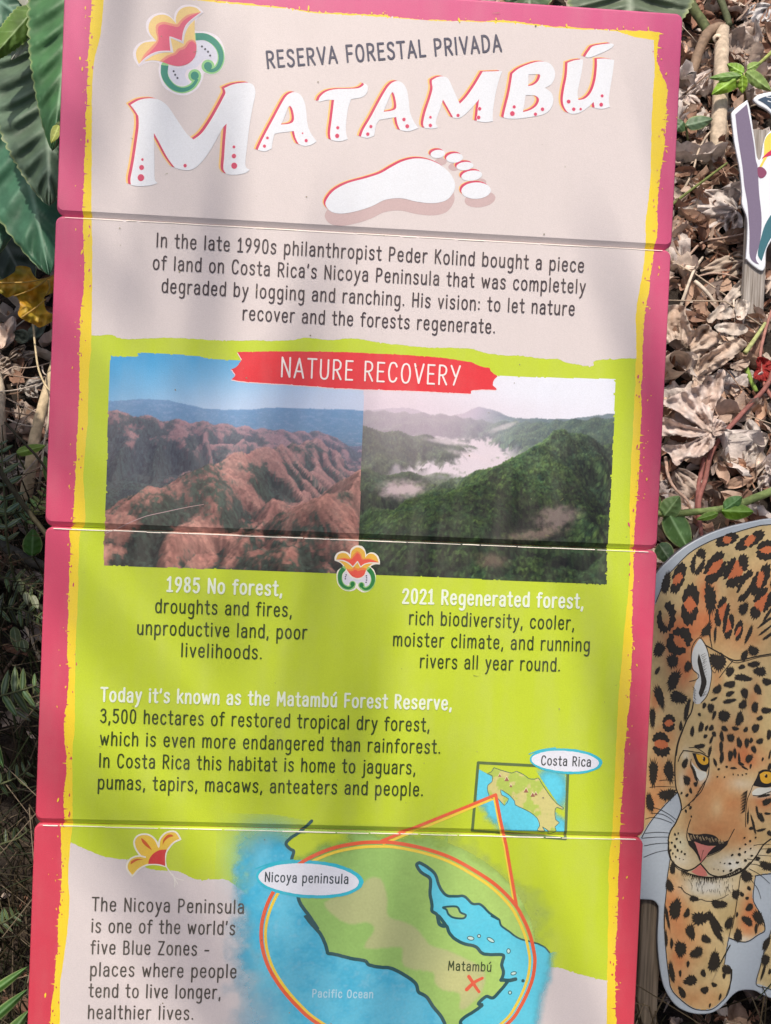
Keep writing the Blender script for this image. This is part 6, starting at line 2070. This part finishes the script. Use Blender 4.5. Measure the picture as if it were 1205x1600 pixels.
def build_branches():
    def branch(name, label, s, lift, r0, r1, col, sides=9, bump=.25, seed=0, cat="branch", group=None):
        o = tube_obj(name, ground_path(s, lift), r0, r1, col, None, sides=sides, bump=bump, seed=seed)
        tag(o, label, cat, group)
        return o
    o = branch("cut_branch", "pale tan cut branch with a knot hole and a darker side limb", "1121,270 1122,220 1125,160 1127,100 1128,66 1129,46", [.0, .06, .10, .13, .14, .14], .0225, .0190, (.50, .40, .30, 1), 14, .14, 1)
    tube_obj("side_limb", ground_path("1131,46 1116,46 1103,58 1092,82 1082,116 1077,150", [.142, .145, .13, .10, .06, .0]), .0180, .0125, (.24, .165, .115, 1), o, sides=12, bump=.2, seed=2)  # the limb's shade is put into its darker brown
    tube_obj("knot", [gp(1121, 60, .160), gp(1121, 60, .1655)], .0125, .0105, (.72, .60, .46, 1), o, sides=12)
    tube_obj("knot_hole", [gp(1121, 60, .164), gp(1121, 60, .1675)], .0052, .0042, (.14, .08, .05, 1), o, sides=10)
    branch("branch_stub", "short pale branch stub at the cut branch's foot", "1130,228 1134,205 1132,190", [.0, .06, .09], .010, .008, (.52, .38, .26, 1), 9, .2, 4)
    branch("green_shoot", "dark green stem crossing behind the sign's top corner", "1060,-30 1082,10 1100,38 1112,60", .12, .016, .013, (.085, .10, .04, 1), 9, .1, 5)
    branch("green_shoot", "dull olive stem further up the bank", "1118,-20 1132,15 1140,40", .10, .012, .009, (.08, .09, .045, 1), 9, .1, 6)
    branch("green_twig", "thin straight green twig slanting by the sign's edge", "1040,330 1060,312 1100,282 1136,255", [.03, .06, .07, .06], .0042, .003, (.16, .19, .06, 1), 7, .1, 7)
    branch("brown_twig", "thin tan twig curving over dark leaves", "1066,300 1082,270 1092,235 1112,204 1142,196", [.03, .05, .07, .07, .05], .0033, .0025, (.45, .36, .28, 1), 7, .15, 8)
    branch("brown_twig", "long twig lying under the bird cutout", "1062,420 1095,380 1130,372 1160,366 1190,352", [.03, .05, .05, .05, .04], .0033, .002, (.40, .28, .22, 1), 7, .15, 9)
    branch("pale_stalk", "pale straight stalk angled beside the sign", "1064,478 1082,428 1098,402", [.04, .06, .04], .0045, .003, (.54, .45, .36, 1), 7, .15, 10)
    branch("pale_stalk", "pale peeled stalk in the red brown leaves", "1086,440 1104,456 1118,476", [.04, .05, .03], .0055, .004, (.58, .49, .40, 1), 7, .15, 11)
    branch("pale_stalk", "forked whitish stalk by the wooden stake", "1145,450 1148,490 1152,520 1162,500 1170,468", [.05, .05, .03, .05, .05], .0030, .002, (.58, .50, .43, 1), 7, .15, 12)
    branch("brown_twig", "thin arched twig across the crumbled leaves", "1090,432 1115,427 1140,430 1160,438", [.03, .05, .05, .03], .0025, .0018, (.48, .34, .27, 1), 7, .15, 13)
    branch("red_vine", "reddish vine stem running down to the jaguar", "1212,560 1200,600 1165,640 1128,682 1110,712 1102,750 1092,785 1096,840 1100,880", [.06, .07, .06, .06, .06, .05, .05, .05, .04], .0056, .0052, (.24, .095, .08, 1), 9, .15, 14)
    branch("red_vine", "second reddish vine stem twisted beside the first", "1100,716 1092,760 1090,800 1094,850 1098,890", [.05, .045, .045, .04, .03], .0052, .0048, (.22, .085, .075, 1), 9, .15, 15)
    branch("red_vine", "slim pink red stem rising past the red leaf", "1190,596 1188,556 1195,520 1206,485", [.06, .07, .07, .07], .0042, .0036, (.34, .16, .13, 1), 7, .15, 16)
    branch("red_vine", "slim red stem leaving the red leaf sideways", "1193,598 1200,612 1212,630", [.06, .06, .06], .0046, .004, (.27, .11, .09, 1), 7, .15, 17)
    branch("green_shoot", "short bright green stem under the red leaf", "1166,575 1174,595 1182,612", [.06, .06, .05], .0055, .005, (.20, .30, .06, 1), 8, .1, 18)
    branch("green_shoot", "yellow green stem beside the wooden stake", "1164,552 1176,535 1186,520 1196,505", [.06, .07, .07, .07], .006, .004, (.36, .38, .16, 1), 8, .1, 19)
    branch("brown_twig", "kinked pale twig at the sign's edge above the green leaf", "1040,715 1045,745 1056,765 1072,780 1082,800", [.04, .05, .05, .05, .03], .0040, .0022, (.46, .31, .24, 1), 7, .2, 20)
    # green vine with leaves
    vine = empty("green_vine", Matrix.Translation(gp(1030, 806, 0)))
    tag(vine, "leafy green vine running along the jaguar's top edge", "vine")
    o0 = vine.matrix_world.translation
    pv = ground_path("1010,800 1045,803 1085,800 1125,796 1155,788 1180,778 1215,764", .10)
    tube_obj("stem", [p - o0 for p in pv], .0065, .0085, (.22, .29, .10, 1), vine, sides=9, bump=.1)
    lv = [((1038, 806), (1062, 775), 18, (.17, .29, .10), 61), ((1020, 800), (1022, 766), 14, (.12, .22, .07), 62), ((1044, 800), (1078, 862), 22, (.10, .21, .065), 63), ((1128, 798), (1178, 800), 15, (.13, .28, .02), 64),
          ((1132, 796), (1160, 776), 13, (.10, .24, .07), 65), ((1122, 802), (1088, 812), 7, (.14, .27, .03), 66), ((1030, 850), (1050, 880), 16, (.05, .10, .04), 67)]
    for b, t, hw, col, sd in lv:
        dd = ground_depth(*b) - .11
        v, f, c = big_leaf(b, t, hw, (dd, dd - .01), col, sd, nl=4, fold=.35, pucker=.05, ns=26, nt=14, crenate=.0, bw=.3)
        mesh_obj("leaf", [p - o0 for p in v], f, M_LEAF, vine, vcol=c, smooth=True)
    # bright shoot by the cut branch
    sh = empty("leafy_shoot", Matrix.Translation(gp(1175, 160, 0)))
    tag(sh, "bright yellow green leafy shoot in front of the cut branch", "plant")
    o0 = sh.matrix_world.translation
    tube_obj("stem", [p - o0 for p in ground_path("1215,72 1195,92 1170,112 1152,128", .22)], .0055, .004, (.30, .34, .10, 1), sh)
    tube_obj("stem", [p - o0 for p in ground_path("1158,118 1163,140 1166,165", [.22, .15, .02])], .004, .003, (.20, .16, .08, 1), sh)
    for b, t, hw, col, sd in (((1160, 116), (1112, 148), 15, (.22, .40, .03), 71), ((1162, 114), (1136, 100), 11, (.20, .36, .04), 72), ((1160, 118), (1160, 146), 10, (.24, .40, .03), 73), ((1166, 112), (1205, 142), 13, (.22, .33, .09), 74), ((1158, 118), (1108, 122), 8, (.13, .25, .05), 75),
                              ((1168, 108), (1188, 98), 8, (.22, .33, .08), 76)):
        dd = ground_depth(*b) - .24
        v, f, c = big_leaf(b, t, hw, (dd, dd + .01), col, sd, nl=4, fold=.4, pucker=.12, ns=24, nt=12, crenate=.12, bw=.35)
        mesh_obj("leaf", [p - o0 for p in v], f, M_LEAF, sh, vcol=c, smooth=True)
    s2 = empty("leafy_shoot", Matrix.Translation(gp(1085, 215, 0)))
    tag(s2, "dull grey green leaf pair low beside the sign's edge", "plant")
    o0 = s2.matrix_world.translation
    for b, t, hw, col, sd in (((1072, 196), (1114, 186), 12, (.10, .17, .09), 81), ((1068, 190), (1054, 205), 13, (.07, .14, .06), 82)):
        dd = ground_depth(*b) - .10
        v, f, c = big_leaf(b, t, hw, (dd, dd), col, sd, nl=4, fold=.3, pucker=.08, ns=20, nt=10, crenate=.0, bw=.3)
        mesh_obj("leaf", [p - o0 for p in v], f, M_LEAF, s2, vcol=c, smooth=True)
    tube_obj("stem", [p - o0 for p in ground_path("1072,196 1074,212 1076,225", [.10, .05, .0])], .003, .003, (.12, .14, .06, 1), s2)
    # left side
    branch("pale_branch", "pale smooth branch base at the picture's dark hollow, beside twigs", "-14,575 -5,610 -6,650 -3,700", [.06, .10, .10, .05], .017, .019, (.56, .47, .36, 1), 12, .12, 30)
    branch("pale_branch", "straight pale branch leaning behind the sign's edge", "88,560 74,610 60,660 52,700 46,740 40,780", [.12, .12, .11, .10, .07, .02], .010, .0135, (.55, .43, .28, 1), 12, .1, 31)
    branch("bare_stick", "dark straight stick crossing the fern", "-10,722 20,765 45,800 78,842", [.22, .24, .26, .26], .0050, .0046, (.045, .038, .02, 1), 8, .1, 32)
    branch("bare_stick", "thin dark stick above the fern", "8,660 36,690 60,716 80,745", [.2, .22, .22, .2], .0026, .0026, (.05, .04, .025, 1), 7, .1, 33)
    branch("dry_straw", "long thin straw coloured stem curving along the sign's edge", "41,468 50,490 55,540 60,575 70,600 80,612", [.22, .22, .22, .21, .2, .2], .0022, .0022, (.60, .48, .30, 1), 7, .1, 34)
    branch("dry_straw", "thin pale stem dropping past the small leaf", "80,600 76,655 68,700 64,740 60,765", [.16, .16, .15, .12, .05], .0026, .0020, (.50, .42, .33, 1), 7, .1, 35)
    for i, s in enumerate(("4,584 20,574 40,575 60,572 80,566", "6,592 14,586 40,590 60,592 78,586", "0,612 20,610 40,606 60,600", "6,620 30,632 52,642 70,650", "8,642 30,646 48,648 64,640", "12,655 30,662 50,666 60,662", "20,676 34,662 48,645 66,636", "10,678 24,676 34,664", "66,572 68,582 74,586 82,582", "30,748 50,726 66,705", "26,756 44,740 62,730")):
        branch("root_twig", "fine curling root twig over the dark hollow", s, .10 + .01 * (i % 3), .0018, .0013, ((.42, .33, .27, 1), (.30, .21, .16, 1), (.5, .42, .36, 1))[i % 3], 6, .2, 40 + i, "twig", "root twigs over the dark hollow")
    # heavier dark sticks low on the left
    branch("fallen_stick", "thick dark fallen stick under the round green leaf", "-10,845 20,862 45,875 80,890", [.10, .12, .12, .1], .011, .010, (.06, .055, .045, 1), 9, .2, 60)
    branch("fallen_stick", "dark fallen stick below the thick one", "-10,890 25,920 50,940 80,960", [.08, .10, .10, .08], .006, .005, (.07, .055, .04, 1), 8, .2, 61)
    branch("fallen_stick", "slim brown stick bending over dark soil", "2,1062 14,1040 30,1020 48,1004", [.05, .08, .08, .05], .0035, .003, (.13, .085, .06, 1), 7, .2, 62)
    branch("dry_straw", "pale dry stem slanting behind the lower planks", "40,980 52,1005 62,1030", [.08, .1, .08], .003, .0035, (.40, .33, .25, 1), 7, .1, 63)
    rl = empty("round_leaf_plant", Matrix.Translation(gp(50, 868, 0)))
    tag(rl, "round glossy green leaf beside the sign's plank joint", "plant")
    o0 = rl.matrix_world.translation
    for b, t, hw, col, sd in (((50, 868), (52, 826), 17, (.055, .16, .02), 91), ((26, 708), (72, 696), 9, (.22, .36, .06), 92), ((80, 755), (70, 712), 9, (.13, .24, .06), 93), ((30, 905), (34, 930), 6, (.16, .20, .09), 94), ((40, 925), (44, 945), 6, (.22, .24, .15), 95), ((50, 930), (60, 952), 6, (.22, .24, .15), 96),
                              ((22, 980), (28, 1018), 9, (.06, .09, .03), 97), ((36, 1000), (40, 1020), 8, (.05, .075, .028), 98)):
        dd = ground_depth(*b) - .14
        v, f, c = big_leaf(b, t, hw, (dd, dd - .01), col, sd, nl=4, fold=.25, pucker=.05, ns=22, nt=12, crenate=.0, bw=.3)
        mesh_obj("leaf", [p - o0 for p in v], f, M_LEAF, rl, vcol=c, smooth=True)
        g = down_to_ground(cam_pt(b[0], b[1], dd))
        tube_obj("stalk", [cam_pt(b[0], b[1], dd) - o0, cam_pt(b[0], b[1], dd).lerp(g, .5) + Vector((.01, .02, 0)) - o0, g - o0], .0016, .002, (.12, .15, .06, 1), rl)


build_branches()


def fern(name, label, path, plen, npin, lift, col, seed, wid=.16, group=None):
    """frond: rachis and tapering leaflets in pairs"""
    q = spline(P(path), n=6)
    dd = [ground_depth(max(-20, p[0]), p[1]) - lift for p in q]
    root = empty(name, Matrix.Translation(cam_pt(q[0][0], q[0][1], dd[0])))
    tag(root, label, "fern", group)
    o0 = root.matrix_world.translation
    pts = [cam_pt(p[0], p[1], dd[i]) for i, p in enumerate(q)]
    g = down_to_ground(pts[0])
    tube_obj("rachis", [g - o0] + [p - o0 for p in pts[::3]], .0024, .0012, (.07, .08, .035, 1), root)
    rs = random.Random(seed)
    for i in range(npin):
        s = (i + .5) / npin
        k = min(len(q) - 2, int(s * (len(q) - 1)))
        a, b = q[k], q[k + 1]
        ang = math.atan2(b[1] - a[1], b[0] - a[0])
        L = plen * (math.sin(math.pi * (.16 + .80 * s)) ** .7)
        for sg in (-1, 1):
            t = ang + sg * math.radians(68 + rs.uniform(-8, 8))
            tip = (a[0] + math.cos(t) * L, a[1] + math.sin(t) * L)
            v, f, c = big_leaf(a[:2], tip, L * wid, (dd[k], dd[k] + rs.uniform(-.015, .03)), tuple(x * rs.uniform(.75, 1.25) for x in col), seed * 50 + i * 2 + (sg > 0), nl=7, fold=.4, pucker=.1, ns=12, nt=4, crenate=.18, bw=.35)
            mesh_obj("leaflet", [p - o0 for p in v], f, M_LEAF, root, vcol=c, smooth=True)


def build_ferns():
    fern("fern_frond", "grey green fern frond crossed by a dark stick", "12,850 8,790 4,730 2,690", 34, 9, .20, (.075, .13, .075), 3)
    fern("fern_frond", "fern frond low behind the dark stick", "-30,800 0,806 30,800 50,796", 26, 8, .17, (.06, .12, .06), 4)
    fern("fern_frond", "sunny fern frond beside the plank joint", "40,815 52,800 64,782 72,760", 18, 7, .12, (.14, .21, .05), 5, .22)
    fern("fern_frond", "dark narrow leaved frond against the black soil", "-20,1092 10,1085 35,1078 60,1070", 42, 5, .20, (.035, .085, .03), 6, .17)
    fern("fern_frond", "dim frond just under the dark narrow leaved one", "20,1110 40,1098 62,1085", 40, 4, .15, (.045, .07, .03), 7, .15)
    for i, (pth, ln_, col) in enumerate((("-10,900 20,905 45,915 70,930", 26, (.05, .085, .03)), ("-20,960 10,950 40,955 66,968", 30, (.035, .06, .022)), ("-15,1230 10,1222 35,1210 52,1192", 24, (.03, .055, .02)), ("-20,1330 5,1318 28,1310 46,1296", 22, (.03, .05, .02)), ("-20,1450 8,1440 30,1425", 22, (.035, .06, .022)))):
        fern("fern_frond", ("small dim frond below the thick fallen stick", "dark frond over the lower fallen stick", "faint frond in the black grass beside the third plank", "faint frond in the black grass beside the lowest plank joint", "faint frond above the green grass blades")[i], pth, ln_, 6, .12, col, 20 + i, .16)
    # grass blades entering at the lower corner
    for i, (b, t, hw, col, lab) in enumerate((((-20, 1556), (44, 1510), 8, (.07, .17, .03), "green grass blade with a dry tip beside the lowest plank"), ((-20, 1600), (44, 1545), 9, (.06, .16, .03), "broad green grass blade beside the lowest plank"),
                                              ((-10, 1650), (46, 1578), 14, (.08, .17, .04), "wide green grass blade at the sign's foot"), ((-14, 1150), (6, 1200), 8, (.05, .13, .03), "short green blade beside the third plank"))):
        dd = ground_depth(20, b[1] if b[1] < 1600 else 1590) - .2
        v, f, c = big_leaf(b, t, hw, (dd, dd), col, 200 + i, nl=1, fold=.5, pucker=.0, ns=24, nt=6, crenate=0, bw=.5)
        g0 = cam_pt(b[0], b[1], dd)
        o = mesh_obj("grass_blade", v, f, M_LEAF, vcol=c, smooth=True)
        tag(o, lab, "grass blade")
    # dry grass tangle in the dark
    rs = random.Random(31)
    parts = []
    for _ in range(3800):
        if rs.random() < .8: x, y = rs.uniform(-1.25, -.25), rs.uniform(.45, 1.75)
        else: x, y = rs.uniform(.28, 1.5), rs.uniform(.45, 1.15)
        z = ground_z(x, y)
        a = rs.uniform(0, 6.28); l = rs.uniform(.05, .26); h = rs.uniform(.03, .24)
        p = [Vector((x, y, z - .01)), Vector((x + math.cos(a) * l * .35, y + math.sin(a) * l * .35, z + h * .75)), Vector((x + math.cos(a) * l, y + math.sin(a) * l, z + h * rs.uniform(.3, 1)))]
        col = rs.choice([(.035, .027, .014), (.055, .04, .022), (.022, .022, .010), (.08, .06, .036), (.02, .028, .010), (.17, .13, .09)])
        parts.append(tube(p, rs.uniform(.0012, .0022), .0006, 4, col + (1,)))
    V, Fa, Ca = merge(parts)
    o = mesh_obj("dry_grass", V, Fa, M_GRASS, vcol=Ca)
    tag(o, "tangle of dark dry grass stems on the shaded soil", "grass", kind="stuff")


build_ferns()


def build_unseen_palm():
    """added unseen palm behind the viewer's left shoulder: its fronds throw the soft streaks on the planks"""
    base = Vector((-.72, -2.4, ground_z(-.72, -2.4)))
    root = empty("palm_tree", Matrix.Translation(base))
    tag(root, "unseen slender palm behind the viewer, added so its fronds shade the sign", "tree")
    rs = random.Random(4)
    crown = Vector((.25, .75, 4.9))
    tube_obj("trunk", [Vector((0, 0, -.1)), Vector((.02, .05, 1.6)), Vector((.12, .18, 3.3)), crown], .085, .055, (.22, .18, .14, 1), root, sides=12, bump=.1)
    for i in range(11):
        az = 2 * math.pi * i / 11 + .12 + rs.uniform(-.15, .15)
        d = Vector((math.cos(az), math.sin(az), 0))
        L = rs.uniform(2.1, 2.6)
        pts = [crown + d * L * t + Vector((0, 0, .75 * math.sin(math.pi * t * .8) - .75 * t * t)) for t in (0, .2, .4, .6, .8, 1)]
        sp = smooth3(pts, 6)
        parts = [tube(sp, .014, .004, 6, (.16, .2, .06, 1))]
        side = d.cross(Vector((0, 0, 1)))
        for k in range(3, len(sp) - 1, 2):
            s = k / (len(sp) - 1)
            ll = .62 * math.sin(math.pi * (.12 + .8 * s)) ** .8
            for sg in (-1, 1):
                dirn = (side * sg * rs.uniform(.35, .6) + d * .85 + Vector((0, 0, -.3 + rs.uniform(-.12, .12)))).normalized()
                wv = dirn.cross(Vector((0, 0, 1))).normalized()
                b, m, t = sp[k], sp[k] + dirn * ll * .5, sp[k] + dirn * ll + Vector((0, 0, -.12 * ll))
                w = rs.uniform(.016, .032)
                v = [b - wv * w * .4, b + wv * w * .4, m + wv * w, t, m - wv * w]
                parts.append((v, [(0, 1, 2, 3, 4)], [(.06, .13, .035, 1)] * 5))
        V, Fa, Ca = merge(parts)
        mesh_obj("frond", V, Fa, M_LEAF, root, vcol=Ca)


build_unseen_palm()
